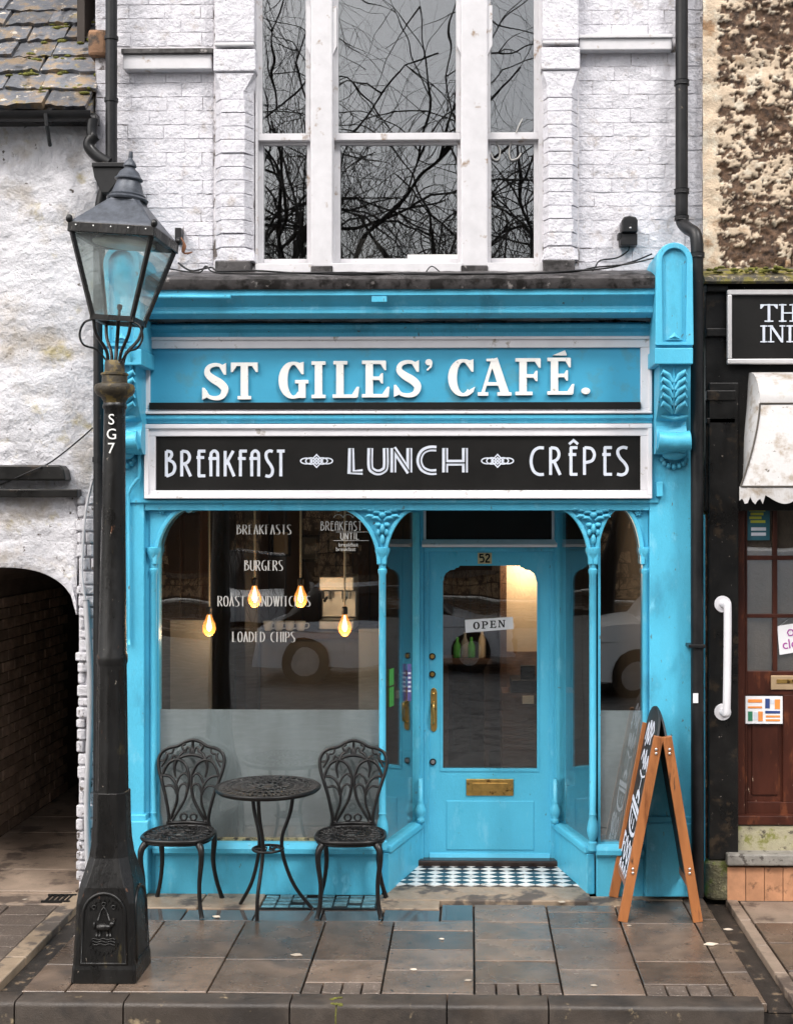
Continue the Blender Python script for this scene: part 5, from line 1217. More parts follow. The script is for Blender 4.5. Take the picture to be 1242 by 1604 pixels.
MB().prism([(X(973, YA), Z(366, YA)), (X(973, YA), Z(347, YA)), (X(976, YA), Z(342, YA)), (X(985, YA), Z(340, YA)), (X(995, YA), Z(342, YA)), (X(998, YA), Z(347, YA)), (X(998, YA), Z(366, YA))], YA-.02, .06).build('sensor_head', M['pipe'], ab, bevel=.008)
MB().pbox(971, 367, 998, 385, YA, .06).build('base_box', M['pipe'], ab, bevel=.004); MB().pbox(968, 366, 973, 374, YA, .05).build('hinge', M['pipe'], ab)
MB().ell(tuple(P(987, 357, YA-.02)), (.008, .006, .008)).build('lens_eye', M['steel'], ab)
wlm = thing('wall_bracket', P(282, 380, .04), 'small dark fitting with rusty copper wires on the brick wall behind the lantern', 'wall fitting')
MB().pbox(274, 355, 284, 378, -.02, .06).build('box', M['pipe'], wlm, bevel=.005)
for k in range(4): MB().tube(bez([P(282+k*2, 370+k*3, -.01), P(288+k, 380+k*2, -.02), P(286+k, 394+k, .0), P(295+k*2, 398-k, .03)], 12), .005, 6).build('wire', M['rust'], wlm)
def cable(name, pts, r, label, mt='pipe', n=60): tag(MB().tube(bez(pts, n), r, 6).build(name, M[mt], smooth=True), label, 'cable')
cable('roof_cable', [P(280, 412, -.2), P(300, 424, -.3), P(330, 419, -.28), P(345, 425, -.3), P(400, 424, -.28), P(470, 428, -.3), P(560, 430, -.3), P(640, 428, -.3), P(720, 429, -.3), P(830, 428, -.3), P(900, 424, -.3), P(950, 420, -.28), P(990, 410, -.2), P(1020, 398, -.1)], .006, 'thick black cable lying along the lead roof under the upper windows', n=120)
cable('roof_cable', [P(260, 420, -.2), P(310, 427, -.32), P(323, 417, -.3), P(340, 427, -.32), P(420, 429, -.3), P(530, 427, -.32), P(700, 430, -.3), P(880, 427, -.3), P(930, 419, -.28), P(980, 414, -.26), P(1025, 404, -.2)], .005, 'thinner black cable looping along the front of the lead roof', n=120)
cable('roof_cable', [P(985, 386, .03), P(982, 394, .02), P(965, 404, .0), P(940, 408, -.1), P(932, 418, -.2), P(928, 424, -.28)], .005, 'short black cable dropping from the wall sensor to the lead roof')
cable('wall_cable', [P(0, 760, -.02), P(50, 738, -.10), P(80, 724, -.03), P(120, 693, -.03), P(146, 670, -.02)], .005, 'thin dark cable slanting up the white cottage wall over the hood board')
cd_ = thing('cable_conduit', P(137, 1385, -.02), 'grey plastic conduit running up the rough brick jamb beside the passage', 'conduit')
MB().tube(bez([P(141, 1392, -.02), P(138, 1330, -.01), P(137, 1250, -.01), P(141, 1150, -.01), P(142, 1060, -.01), P(138, 980, -.01), P(135, 940, -.01)], 60), .020, 10).build('tube', M['conduit'], cd_, smooth=True)
MB().tube(bez([P(135, 945, -.01), P(129, 905, -.01), P(130, 860, -.01), P(135, 800, -.02), P(146, 750, -.02)], 40), .009, 8).build('inner_cable', M['conduit'], cd_, smooth=True)
tag(MB().tube(bez([P(199, 540, -.42), P(206, 560, -.40), P(206, 580, -.35), P(213, 620, -.24), P(217, 660, -.14), P(219, 740, -.09), P(214, 752, -.09), P(204, 768, -.09), P(202, 790, -.08), P(203, 900, -.08), P(203, 1010, -.08)], 70), .010, 8).build('painted_cable', B, smooth=True), 'blue painted cable snaking down the left pilaster beside the lamp', 'cable')
# stickers inside the splayed porch window
gs = thing('green_sticker', P(609, 1075, .2), 'bright green slip in the left splayed porch window', 'sticker')
Asp, Bsp = Vector((X(603, .03), .03)), Vector((X(655, DY), DY)); dsp = Bsp-Asp
for (py0, py1) in ((1048, 1074), (1077, 1107)):
    a = Asp+dsp*.10+Vector((.006, 0)); b = Asp+dsp*.22+Vector((.006, 0)); obox(MB(), a, b, .002, Z(py1, .12), Z(py0, .12)).build('slip', M['green'], gs)
ps = thing('purple_sticker', P(642, 1060, .6), 'tall narrow purple and white sticker strip beside the door frame', 'sticker')
MB().pbox(638, 1040, 644, 1098, DY-.25, DY-.247).build('strip', M['purple'], ps)
for k in range(5): MB().pbox(639, 1053+k*7, 643.5, 1056+k*7, DY-.252, DY-.25).build('print_block', M['silver'], ps)
# ================================================================== STREET LAMP
LY = -1.41
LX = X(176, LY)
sl_t = thing('street_lamp', (LX, LY, 0), 'old black cast iron lamp post with four-sided glass lantern, stencilled SG7', 'street lamp', local=True)
I_ = M['lamp_iron']
def lz(py): return CAMH + (CY-py)*(LY+DIST)/F
def sq(h, c): return [(-h, -h+c), (-h+c, -h), (h-c, -h), (h, -h+c), (h, h-c), (h-c, h), (-h+c, h), (-h, h-c)]
def loft(secs):
    n = len(secs[0][1]); vs = []; fs = []
    for z, pl in secs: vs += [(p[0], p[1], z) for p in pl]
    for i in range(len(secs)-1):
        for k in range(n): fs.append((i*n+k, i*n+(k+1) % n, (i+1)*n+(k+1) % n, (i+1)*n+k))
    fs += [tuple(range(n-1, -1, -1)), tuple(range((len(secs)-1)*n, len(secs)*n))]
    return MB().add(vs, fs)
base = loft([(0, sq(.168, .012)), (.07, sq(.164, .012)), (.09, sq(.160, .012)), (.40, sq(.148, .02)), (.48, sq(.140, .04)), (.55, sq(.122, .045)), (.62, sq(.103, .042)), (.70, sq(.092, .038)), (.80, sq(.087, .036)), (.95, sq(.085, .035))]).build('base', I_, sl_t, bevel=.004)
# arched panel with the cast city arms (an ox above a ford)
def bp(u, v): return (u, -.163+.04*(v-.09)*.9-.0, v)
fr_ = [(-.118, .10), (.118, .10), (.108, .34)] + [(.108*cos(t), .34+.115*sin(t)) for t in [pi*i/12 for i in range(1, 12)]] + [(-.108, .34)]
mb = MB(); mb.tube([(p[0], -.160+.036*(p[1]-.09), p[1]) for p in fr_], .009, 6, closed=True); mb.build('panel_frame', I_, base, smooth=True)
mb = MB()
mb.tube([(.158-.036*(p[1]-.09), p[0], p[1]) for p in fr_], .009, 6, closed=True); mb.build('panel_frame', I_, base, smooth=True)
em = MB()
def py_(z): return -.160+.036*(z-.09)
em.ell((0, py_(.285), .285), (.045, .02, .020)); em.ell((.042, py_(.30), .300), (.016, .016, .015)); em.ell((-.048, py_(.292), .292), (.008, .012, .02))
for dx_ in (-.032, -.018, .018, .032): em.tube([(dx_, py_(.27), .27), (dx_*1.1, py_(.24)-.004, .24)], .007, 6)
em.tube([(.05, py_(.31), .31), (.062, py_(.325), .325)], .004, 5)
for k in range(3): em.tube([(-.06+.012*i, py_(.225-k*.013)-.004, .225-k*.013+.004*sin(i*1.6+k)) for i in range(11)], .004, 5)
em.tube([(-.03, py_(.32)-.002, .32), (-.012, py_(.37)-.002, .37), (0, py_(.385)-.002, .385), (.012, py_(.37)-.002, .37), (.03, py_(.32)-.002, .32)], .005, 6)
for (u, v) in ((-.05, .385), (0, .40), (.05, .385)): em.tube([(u+.010*cos(t), py_(v)-.003, v+.010*sin(t)) for t in [2*pi*i/10 for i in range(10)]], .004, 5, closed=True)
em.build('coat_of_arms', I_, base, smooth=True)
tx = MB()
for k in range(9):
    t = radians(205+130*k/8); u, v = .078*cos(t), .235+.085*sin(t); tx.tube([(u-.003, py_(v)-.002, v-.008), (u+.003, py_(v)-.003, v+.008)], .004, 5)
    t = radians(25+130*k/8); u, v = .078*cos(t), .345+.075*sin(t); tx.tube([(u-.003, py_(v)-.002, v-.007), (u+.003, py_(v)-.003, v+.007)], .004, 5)
tx.build('cast_lettering', I_, base)
# shaft: fluted below, plain above
n = 40; vs = []; fs = []; zs_l = [.90, .95, 1.0, 1.2, 1.4, 1.58, 1.60, 1.62]
def flute(r, k, d): return r*(1-d*(0.5+0.5*cos(k*2*pi/n*10))**2)
for z in zs_l:
    r = .085-.014*(z-.9); d = .10 if .93 < z < 1.59 else .0
    for k in range(n): rr = flute(r, k, d); vs.append((rr*cos(2*pi*k/n), rr*sin(2*pi*k/n), z))
for i in range(len(zs_l)-1):
    for k in range(n): fs.append((i*n+k, i*n+(k+1) % n, (i+1)*n+(k+1) % n, (i+1)*n+k))
MB().add(vs, fs).build('fluted_shaft', I_, sl_t, smooth=True)
shm = MB().lathe([(.074, 1.60), (.080, 1.62), (.080, 1.65), (.073, 1.67), (.062, 2.3), (.055, lz(650)), (.055, lz(641)), (.062, lz(638)), (.062, lz(634)), (.056, lz(630))], 0, 0, 24)
shm.v = [(v[0]+.014*(v[2]-1.6)/1.3, v[1], v[2]) for v in shm.v]
shm.build('shaft', I_, sl_t, autosmooth=40)
MB().lathe([(.056, lz(636)), (.058, lz(628)), (.070, lz(622)), (.092, lz(618)), (.102, lz(612)), (.104, lz(607)), (.098, lz(602)), (.080, lz(600)), (.066, lz(599)), (.064, lz(588)), (.070, lz(587)), (.070, lz(584)), (.052, lz(582)), (.050, lz(566)), (.046, lz(564))], .014, 0, 24).build('collar', mat('mossy_lamp_iron', (.045, .034, .018), .5, var=.5, vscale=14, bump=.5, bscale=60, spots=[((.16, .11, .03), 14, .5, .62)]), sl_t, autosmooth=40)
for ch, py in (('S', 657), ('G', 680), ('7', 702)):
    me = font_text(ch, .092, .002); o = link('stencil_letter', me, M['letter_white'], sl_t); bb = [v.co.x for v in me.vertices]; o.location = (-(max(bb)+min(bb))/2*.85+.013, -.0585, lz(py)-.028); o.rotation_euler = (radians(90), 0, 0); o.scale = (.85, .86, 1)
# lantern, leaning a little to the right
LEAN = Matrix.Translation((0.030, 0, lz(520))) @ Matrix.Rotation(radians(4.2), 4, 'Y') @ Matrix.Rotation(radians(-3), 4, 'Z')
def xf(mb): mb.v = [tuple(LEAN @ Vector(v)) for v in mb.v]; return mb
zb, zt, hb_, ht = .06, .50, .102, .212
# cradle arms
cr = MB()
for sx in (-1, 1):
    for sy in (-1, 1):
        cr.tube(bez([(sx*.030, sy*.030, -.16), (sx*.04, sy*.04, -.10), (sx*.085, sy*.085, -.02), (sx*.098, sy*.098, .05)], 12), .009, 7)
cr.tube([(0, 0, -.17), (0, 0, .06)], .010, 8)
cro = xf(cr).build('cradle', I_, sl_t, smooth=True)
for sx in (-1, 1):
    t_ = MB(); t_.tube(bez([(sx*.10, -.10, .05), (sx*.145, -.10, .03), (sx*.165, -.10, -.03), (sx*.14, -.10, -.085), (sx*.085, -.06, -.10), (sx*.04, -.03, -.15)], 20), .006, 6); xf(t_).build('scroll', I_, sl_t, smooth=True)
bt = MB(); bt.box(-hb_-.012, hb_+.012, -hb_-.012, -hb_+.016, zb-.012, zb+.016).box(-hb_-.012, hb_+.012, hb_-.016, hb_+.012, zb-.012, zb+.016).box(-hb_-.012, -hb_+.016, -hb_+.016, hb_-.016, zb-.012, zb+.016).box(hb_-.016, hb_+.012, -hb_+.016, hb_-.016, zb-.012, zb+.016)
xf(bt).build('bottom_frame', I_, sl_t)
cor = MB()
for sx in (-1, 1):
    for sy in (-1, 1): xf(MB().tube([(sx*hb_, sy*hb_, zb), (sx*ht, sy*ht, zt)], .014, 4)).build('corner_bar', I_, sl_t)
tf_ = MB(); o_ = ht+.012
tf_.box(-o_, o_, -o_, -o_+.03, zt-.03, zt+.022).box(-o_, o_, o_-.03, o_, zt-.03, zt+.022).box(-o_, -o_+.03, -o_+.03, o_-.03, zt-.03, zt+.022).box(o_-.03, o_, -o_+.03, o_-.03, zt-.03, zt+.022)
xf(tf_).build('top_frame', I_, sl_t, bevel=.004)
for sx in (-1, 1):
    for sy in (-1, 1): xf(MB().ell((sx*(o_-.005), sy*(o_-.005), zt+.035), (.018, .018, .022), 8, 6)).build('corner_knob', I_, sl_t, smooth=True)
for k in range(5): xf(MB().ell((-.18+.09*k, -o_-.001, zt+.004), (.005, .004, .005), 6, 4)).build('rivet', M['steel'], sl_t)
for k in range(4):
    R4 = Matrix.Rotation(k*pi/2, 4, 'Z'); g_ = MB()
    a = [(-hb_+.006, -hb_, zb), (hb_-.006, -hb_, zb), (ht-.006, -ht, zt), (-ht+.006, -ht, zt)]
    g_.add([v for v in a] + [(v[0], v[1]+.004, v[2]) for v in a], [(0, 1, 2, 3), (7, 6, 5, 4), (0, 4, 5, 1), (1, 5, 6, 2), (2, 6, 7, 3), (3, 7, 4, 0)])
    g_.v = [tuple(R4 @ Vector(v)) for v in g_.v]; xf(g_).build('pane', M['glass_lamp'], sl_t)
rf_ = loft([(zt+.022, sq(ht+.004, .006)), (zt+.035, sq(ht-.004, .006)), (zt+.175, sq(.088, .02)), (zt+.185, sq(.086, .03))]); xf(rf_).build('hood', M['lamp_roof'], sl_t)
fi = MB(); z0 = zt+.190
fi.lathe([(.104, z0-.004), (.108, z0+.006), (.100, z0+.014), (.092, z0+.018), (.094, z0+.026), (.084, z0+.034), (.066, z0+.085), (.060, z0+.10), (.072, z0+.108), (.072, z0+.114), (.062, z0+.122), (.050, z0+.148), (.030, z0+.165), (.026, z0+.172), (.034, z0+.178), (.034, z0+.184), (.026, z0+.200), (.014, z0+.215), (.010, z0+.222), (.012, z0+.228), (.010, z0+.255), (.003, z0+.258)], 0, 0, 24)
xf(fi).build('finial', M['lamp_roof'], sl_t, autosmooth=40)
bn = MB(); bn.lathe([(.008, zb), (.008, zb+.06), (.014, zb+.065), (.014, zb+.085), (.006, zb+.09)], 0, 0, 12); xf(bn).build('burner', I_, sl_t)
rfl = MB(); rfl.lathe([(.16, zt-.04), (.162, zt-.032), (.10, zt-.005), (.05, zt)], 0, 0, 20); xf(rfl).build('reflector', mat('dull_reflector', (.30, .31, .24), .4, metal=.4, var=.3, bump=.1), sl_t, smooth=True)

# ================================================================== BISTRO SET
CI = M['chair_iron']
def cc(zx, zy, back=True):
    u = (zx-375)/1455; v = .45+(815-zy)/1455; return Vector((u, 0.02+.16*max(0, v-.45)*max(0, v-.45)/.5+.05*max(0, v-.45), v))
def make_chair(label):
    t = thing('bistro_chair', (0, 0, 0), label, 'chair', 'bistro chairs at the shop window', local=True)
    half = [(375, 68), (445, 85), (515, 122), (590, 138), (650, 172), (680, 240), (668, 330), (635, 430), (605, 520), (582, 610), (562, 700), (556, 770), (575, 830)]
    full = [(750-a, b) for a, b in half[::-1]] + half[1:]
    b_ = MB(); b_.tube(bez([cc(*p) for p in full], 96), .0135, 8, flat=.8)
    bf = b_.build('backrest', CI, t, smooth=True)
    tr = MB()
    def both(pts, r, n=16):
        for s_ in (1, -1):
            q = [cc(375+s_*(a-375), b) for a, b in pts]
            q = bez(q, n) if len(q) > 2 else q
            rr = r if not isinstance(r, tuple) else [r[0]+(r[1]-r[0])*i/(len(q)-1) for i in range(len(q))]
            rr = [x*1.3 for x in rr] if isinstance(rr, list) else rr*1.3
            tr.tube(q, rr, 6, flat=.7)
    both([(530, 775), (470, 680), (415, 580), (392, 480), (385, 400), (405, 320), (445, 262), (510, 238), (575, 262), (615, 320), (640, 400)], .0105, 40)
    both([(512, 240), (526, 290), (524, 330), (512, 390)], (.014, .006))
    both([(385, 395), (425, 355), (470, 380), (500, 450)], .008)
    both([(645, 375), (575, 380), (528, 415), (498, 470), (486, 540), (492, 620), (520, 700), (540, 770)], .0095, 30)
    both([(385, 490), (420, 445), (462, 462), (486, 530)], .008)
    both([(605, 470), (550, 462), (510, 490), (492, 540)], .008)
    both([(585, 262), (560, 235), (545, 200), (500, 225)], .008)
    both([(665, 250), (620, 240), (600, 190), (560, 180), (545, 135)], .008)
    both([(620, 175), (600, 215), (625, 260), (650, 300)], .007)
    both([(500, 232), (480, 190), (450, 165), (470, 125), (440, 100)], .009)
    both([(440, 180), (420, 130), (395, 150), (390, 190)], .008)
    tr.tube(bez([cc(*p) for p in ((240, 238), (300, 208), (375, 196), (450, 208), (510, 238))], 24), .010, 6)
    tr.tube([cc(375, 75), cc(375, 196)], .009, 6)
    tr.tube([cc(*p) for p in ((175, 792), (375, 782), (575, 792))], .012, 6); tr.tube([cc(*p) for p in ((180, 815), (375, 810), (570, 815))], .010, 6)
    for s_ in (-1, 1): tr.tube([cc(375+s_*45+30*cos(a), 735+30*sin(a)) for a in [2*pi*i/12 for i in range(12)]], .007, 6, closed=True)
    tr.build('tracery', CI, bf, smooth=True)
    # seat: rim, pierced leafwork
    def se(a, r=1.0): return ((.205-.02*sin(a))*r*math.copysign(abs(cos(a))**.75, cos(a)), -.185+.205*r*math.copysign(abs(sin(a))**.8, sin(a)))
    s_ = MB(); ring_ = [se(2*pi*i/40) for i in range(40)]
    s_.tube([(p[0], p[1], .450) for p in ring_], .013, 8, closed=True); s_.tube([(p[0]*.97, -.185+(p[1]+.185)*.97, .432) for p in ring_], .009, 6, closed=True)
    seat = s_.build('seat', CI, t, smooth=True)
    l_ = MB()
    for k in range(24):
        a = 2*pi*k/24; p0 = se(a, .97); p1 = se(a+.22, .68); p2 = se(a-.1, .45); l_.tube(bez([(p0[0], p0[1], .450), (p1[0], p1[1], .452), (p2[0], p2[1], .449)], 6), .0085, 5)
        p0 = se(a+.13, .97); p1 = se(a-.05, .8); p2 = se(a+.1, .62); l_.tube(bez([(p0[0], p0[1], .449), (p1[0], p1[1], .453), (p2[0], p2[1], .450)], 6), .007, 5)
    for r in (.46, .2): l_.tube([(*se(2*pi*i/28, r), .449) for i in range(28)], .008, 5, closed=True)
    for k in range(10): a = 2*pi*k/10; l_.tube([(*se(a, .2), .45), (*se(a+.3, .46), .45)], .007, 5)
    l_.build('leafwork', CI, seat, smooth=True)
    for sx in (-1, 1):
        MB().tube(bez([(sx*.150, -.33, .44), (sx*.178, -.362, .40), (sx*.182, -.372, .33), (sx*.168, -.360, .20), (sx*.172, -.362, .08), (sx*.188, -.378, .0)], 30), [.021, .022, .023, .023, .022, .021, .020, .019, .019, .018, .017, .017, .016, .016, .015, .015, .014, .014, .013, .013, .013, .013, .013, .013, .013, .014, .014, .014, .014, .015, .016], 8).build('leg', CI, t, smooth=True)
        MB().tube(bez([(sx*.155, -.02, .44), (sx*.168, .0, .38), (sx*.160, .0, .25), (sx*.175, .02, .12), (sx*.205, .045, .0)], 24), [.020, .020, .020, .019, .019, .018, .018, .017, .017, .016, .016, .015, .015, .014, .014, .013, .013, .013, .013, .013, .013, .013, .014, .015, .016], 8).build('leg', CI, t, smooth=True)
    MB().tube([(-.155, -.02, .425), (.155, -.02, .425)], .010, 6).build('back_rail', CI, t)
    return t
ch1 = make_chair('black cast metal bistro chair left of the little table, beside the street lamp')
ch1.location = (X(296, -.10), -.13, 0.003); ch1.rotation_euler = (0, 0, radians(-3))
ch2 = copy_tree(ch1); ch2['label'] = 'black cast metal bistro chair right of the little table, by the doorway'
ch2.location = (X(553, -.10), -.13, 0.003); ch2.rotation_euler = (0, 0, radians(2))
tb = thing('bistro_table', (X(420, -.40), -.40, 0.003), 'round black cast metal bistro table with pierced top between two chairs', 'table', local=True)
tt = MB(); R = .312; zt_ = .755
tt.lathe([(R-.012, zt_-.022), (R, zt_-.012), (R+.004, zt_), (R-.004, zt_+.008), (R-.020, zt_+.006), (R-.022, zt_-.018)], 0, 0, 48); 
tt.f = [f for f in tt.f if len(f) == 4]
top = tt.build('table_top', CI, tb, smooth=True)
tp2 = MB()
for r, rr in ((.225, .009), (.14, .008), (.06, .009)): tp2.tube([(r*cos(2*pi*i/40), r*sin(2*pi*i/40), zt_) for i in range(40)], rr, 6, closed=True, flat=.8)
for k in range(36):
    a = 2*pi*k/36
    for (ra, rb, tw_) in ((.225, .30, .14), (.225, .30, -.14), (.14, .225, .22), (.14, .225, -.18)):
        tp2.tube(bez([(ra*cos(a), ra*sin(a), zt_), ((ra+rb)/2*cos(a+tw_*.8), (ra+rb)/2*sin(a+tw_*.8), zt_+.003), (rb*cos(a+tw_), rb*sin(a+tw_), zt_)], 4), .0065, 5)
for k in range(16):
    a = 2*pi*k/16; tp2.tube(bez([(.06*cos(a), .06*sin(a), zt_), (.1*cos(a+.25), .1*sin(a+.25), zt_+.003), (.14*cos(a), .14*sin(a), zt_)], 4), .008, 5); tp2.ell((.262*cos(a), .262*sin(a), zt_), (.016, .016, .007), 6, 4)
tp2.ell((0, 0, zt_), (.045, .045, .010))
tp2.build('pierced_leafwork', CI, top, smooth=True)
for a in (-103, 17, 137):
    ca2, sa = cos(radians(a)), sin(radians(a)); fr2_ = .27 if a != -103 else .17
    MB().tube(bez([(.155*ca2, .155*sa, .745), (.135*ca2, .135*sa, .60), (.085*ca2, .085*sa, .45), (.095*ca2, .095*sa, .32), (.16*ca2, .16*sa, .15), (fr2_*ca2, fr2_*sa, .0)], 40), .0115, 8).build('leg', CI, tb, smooth=True)
st_ = MB(); st_.tube([(.09*cos(2*pi*i/24), .09*sin(2*pi*i/24), .385) for i in range(24)], .008, 6, closed=True)
for k in range(6): a = k*pi/3; st_.tube([(.02*cos(a), .02*sin(a), .385), (.055*cos(a+.4), .055*sin(a+.4), .388), (.09*cos(a), .09*sin(a), .385)], .007, 6)
st_.build('stretcher_ring', CI, tb, smooth=True)
ap = MB(); ap.tube([(.15*cos(2*pi*i/24), .15*sin(2*pi*i/24), .742) for i in range(24)], .008, 6, closed=True); ap.build('under_ring', CI, tb, smooth=True)

# ================================================================== A-FRAME BOARD
W_ = M['wood_orange']
Yn, Yfar = gy(1443), gy(1443)+.52
axl, axr = X(975, Yn), X(1093, Yn); xh = X(1038, Yn); zh_ = Z(1153, Yn); 
af = thing('sandwich_board', ((axl+axr)/2, (Yn+Yfar)/2, 0), 'wooden A-frame chalkboard with white chalk lettering standing by the right window', 'A-board')
def leg(xa, za, xb, zb_, y0, nm, par, w_=.056, d=.034):
    v = Vector((xb-xa, zb_-za)).normalized(); n_ = Vector((-v.y, v.x))*w_/2
    MB().prism([(xa-n_.x, za-n_.y), (xb-n_.x, zb_-n_.y), (xb+n_.x, zb_+n_.y), (xa+n_.x, za+n_.y)], y0, y0+d).build(nm, W_, par, bevel=.003)
for (xf_, sg) in ((axl, -1), (axr, 1)):
    xt = xh+sg*.024
    def on(z, off=0.0): return xf_+(xt-xf_)*z/zh_+off
    pn = MB()
    zl, zu = .21, zh_-.01
    # board with an arched head rising above the legs
    nn = 14; ys = [Yn+.03+(Yfar-.03-Yn)*i/nn for i in range(nn+1)]
    vs = []; fs = []
    for i, y_ in enumerate(ys):
        t = (i/nn-.5)*2; ztop_ = zu-.02+.165*sqrt(max(0, 1-abs(t)**2.2))
        for k in range(7):
            z = zl+(ztop_-zl)*k/6
            for o_ in (-.006, .006): vs.append((on(z)+o_, y_, z))
    w7 = 14
    for i in range(nn):
        for k in range(6):
            a = i*w7+2*k; b = a+w7
            fs += [(a, a+2, b+2, b), (a+1, b+1, b+3, a+3)]
        fs += [(i*w7+12, i*w7+13, (i+1)*w7+13, (i+1)*w7+12), (i*w7, (i+1)*w7, (i+1)*w7+1, i*w7+1)]
    for i in (0, nn):
        for k in range(6): a = i*w7+2*k; fs.append((a, a+1, a+3, a+2))
    pnl = MB().add(vs, fs).build('chalk_panel', M['chalkboard'], af)
    leg(xf_, 0, xt, zh_, Yn, 'leg', af); leg(xf_, 0, xt, zh_, Yfar-.03, 'leg', af)
    rl = MB(); rl.box(on(.19)-.012, on(.19)+.012, Yn+.03, Yfar-.03, .17, .21); rl.build('bottom_rail', W_, af)
    for z in (zh_-.085, .30):
        for dzz in (-.012, .012): MB().ell((on(z), Yn-.003, z+dzz), (.009, .006, .009), 8, 5).build('screw_cap', M['steel'], af, smooth=True)
    if sg < 0:                                              # chalk drawing on the left face: u runs from the far leg to the near one
        ck = MB(); kk = [0]
        Lu = Yfar-Yn-.06
        def cp(u, v): return (u, v)
        def chalk(pts, w_=.020):
            pts = [tuple(q) for q in (bez(pts, 6*len(pts)) if len(pts) > 2 else pts)]
            m_ = MB(); m_.ribbon([(p[0]*Lu, p[1]) for p in pts], w_, 0, .002)
            kk[0] += 1
            ck.add([(on(v[2])-.0085-v[1]-.0002*kk[0], Yfar-.03-v[0], v[2]) for v in m_.v], [f[::-1] for f in m_.f])
        # arched heading
        chalk([(.16, 1.00), (.24, 1.10), (.30, 1.02), (.25, .97)]); chalk([(.42, 1.13), (.36, 1.05), (.44, 1.0), (.50, 1.08), (.42, 1.13)], .022); chalk([(.60, 1.0), (.60, 1.13), (.74, 1.09), (.62, 1.05)]); chalk([(.82, .96), (.84, 1.07)]); chalk([(.80, 1.0), (.92, .99)])
        chalk([(.2, .88), (.3, .94), (.38, .87)]); chalk([(.45, .84), (.5, .95), (.58, .85)]); chalk([(.64, .86), (.7, .93), (.78, .86), (.84, .93)]); chalk([(.3, .82), (.5, .80), (.72, .82)], .012); chalk([(.52, .80), (.50, .70)], .008)
        # pot with lid
        chalk([(.10, .64), (.92, .60)], .03); chalk([(.16, .60), (.86, .565)], .018); chalk([(.42, .66), (.44, .70), (.60, .69), (.62, .65)], .03); chalk([(.18, .59), (.24, .50), (.5, .46), (.78, .48), (.84, .56)], .024); chalk([(.36, .56), (.40, .50)], .014); chalk([(.56, .55), (.58, .49)], .014)
        # FOOD
        chalk([(.08, .30), (.08, .43)], .022); chalk([(.08, .42), (.22, .41)], .02); chalk([(.08, .36), (.19, .36)], .018)
        for u in (.36, .62): chalk([(u, .42), (u-.09, .36), (u, .29), (u+.09, .36), (u, .42)], .020)
        chalk([(.80, .28), (.80, .41)], .022); chalk([(.80, .41), (.93, .36), (.80, .28)], .020)
        # lower lines, too foreshortened to read
        for r_, vv in enumerate((.25, .225)):
            for q in range(4): chalk([(.12+.21*q, vv-.01), (.18+.21*q, vv+.018), (.24+.21*q, vv-.008)], .012)
        ck.build('chalk_lettering', M['chalk'], pnl)
tag(MB().box(0, .001, 0, .001, 0, .001).build('x', W_)) if False else None
MB().tube([(xh-.03, Yn+.015, zh_-.03), (xh+.03, Yn+.015, zh_-.03)], .006, 6).build('hinge_pin', M['steel'], af)
# ================================================================== CAFE INTERIOR
ix0, ix1, iy1, iz0, iz1 = X(170), X(1045), 4.4, 0.10, 2.72
ish = MB()
ish.box(ix0-.05, ix1+.05, DY+.13, iy1, iz0-.06, iz0).box(ix0-.05, X(603), .12, DY+.13, iz0-.06, iz0).box(X(930), ix1+.05, .12, DY+.13, iz0-.06, iz0); flo = ish.build('cafe_floor', M['room_floor']); tag(flo, kind='structure')
rmb = MB(); rmb.box(ix0-.08, ix0, .13, iy1, iz0, iz1).box(ix1, ix1+.08, .13, iy1, iz0, iz1).box(ix0-.08, ix1+.08, iy1, iy1+.1, iz0, iz1).box(ix0-.08, ix1+.08, .13, iy1+.1, iz1, iz1+.08)
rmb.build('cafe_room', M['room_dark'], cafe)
# brown boarding on the back wall
bw = thing('wall_panelling', ((ix0+ix1)/2, iy1, iz0), 'brown upright timber boarding on the far wall inside the café', 'panelling')
npl = 18
for k in range(npl):
    a = ix0+.02+(2.9)*k/npl; MB().box(a+.006, a+2.9/npl-.006, iy1-.03-.004*(k % 2), iy1-.001, iz0, iz1-.3).build('board', M['room_brown'], bw)
# square dark post
tag(MB().pbox(384, 780, 404, 1300, 1.3, 1.42).build('post', mat('dark_post', (.014, .010, .009), .5, var=.2, bump=.05)), 'dark square post standing inside behind the big window', 'post')
# cream lit wall behind the door
cwall = thing('cream_partition', P(850, 1010, 2.1), 'cream lit wall seen through the right side of the door glass', 'partition')
MB().box(X(793, 2.1), X(862, 2.1), 2.1, 2.2, Z(1020, 2.1), iz1-.001).build('wall', M['room_cream'], cwall); MB().box(X(793, 2.1)-.05, X(793, 2.1), 2.07, 2.22, iz0, iz1-.001).build('door_post', M['room_brown'], cwall)
MB().box(X(793, 2.1), X(862, 2.1), 2.09, 2.2, iz0, Z(1020, 2.1)).build('dado', mat('brown_brick_dado', (.20, .10, .05), .6, var=.4, vscale=14, bump=.4), cwall)
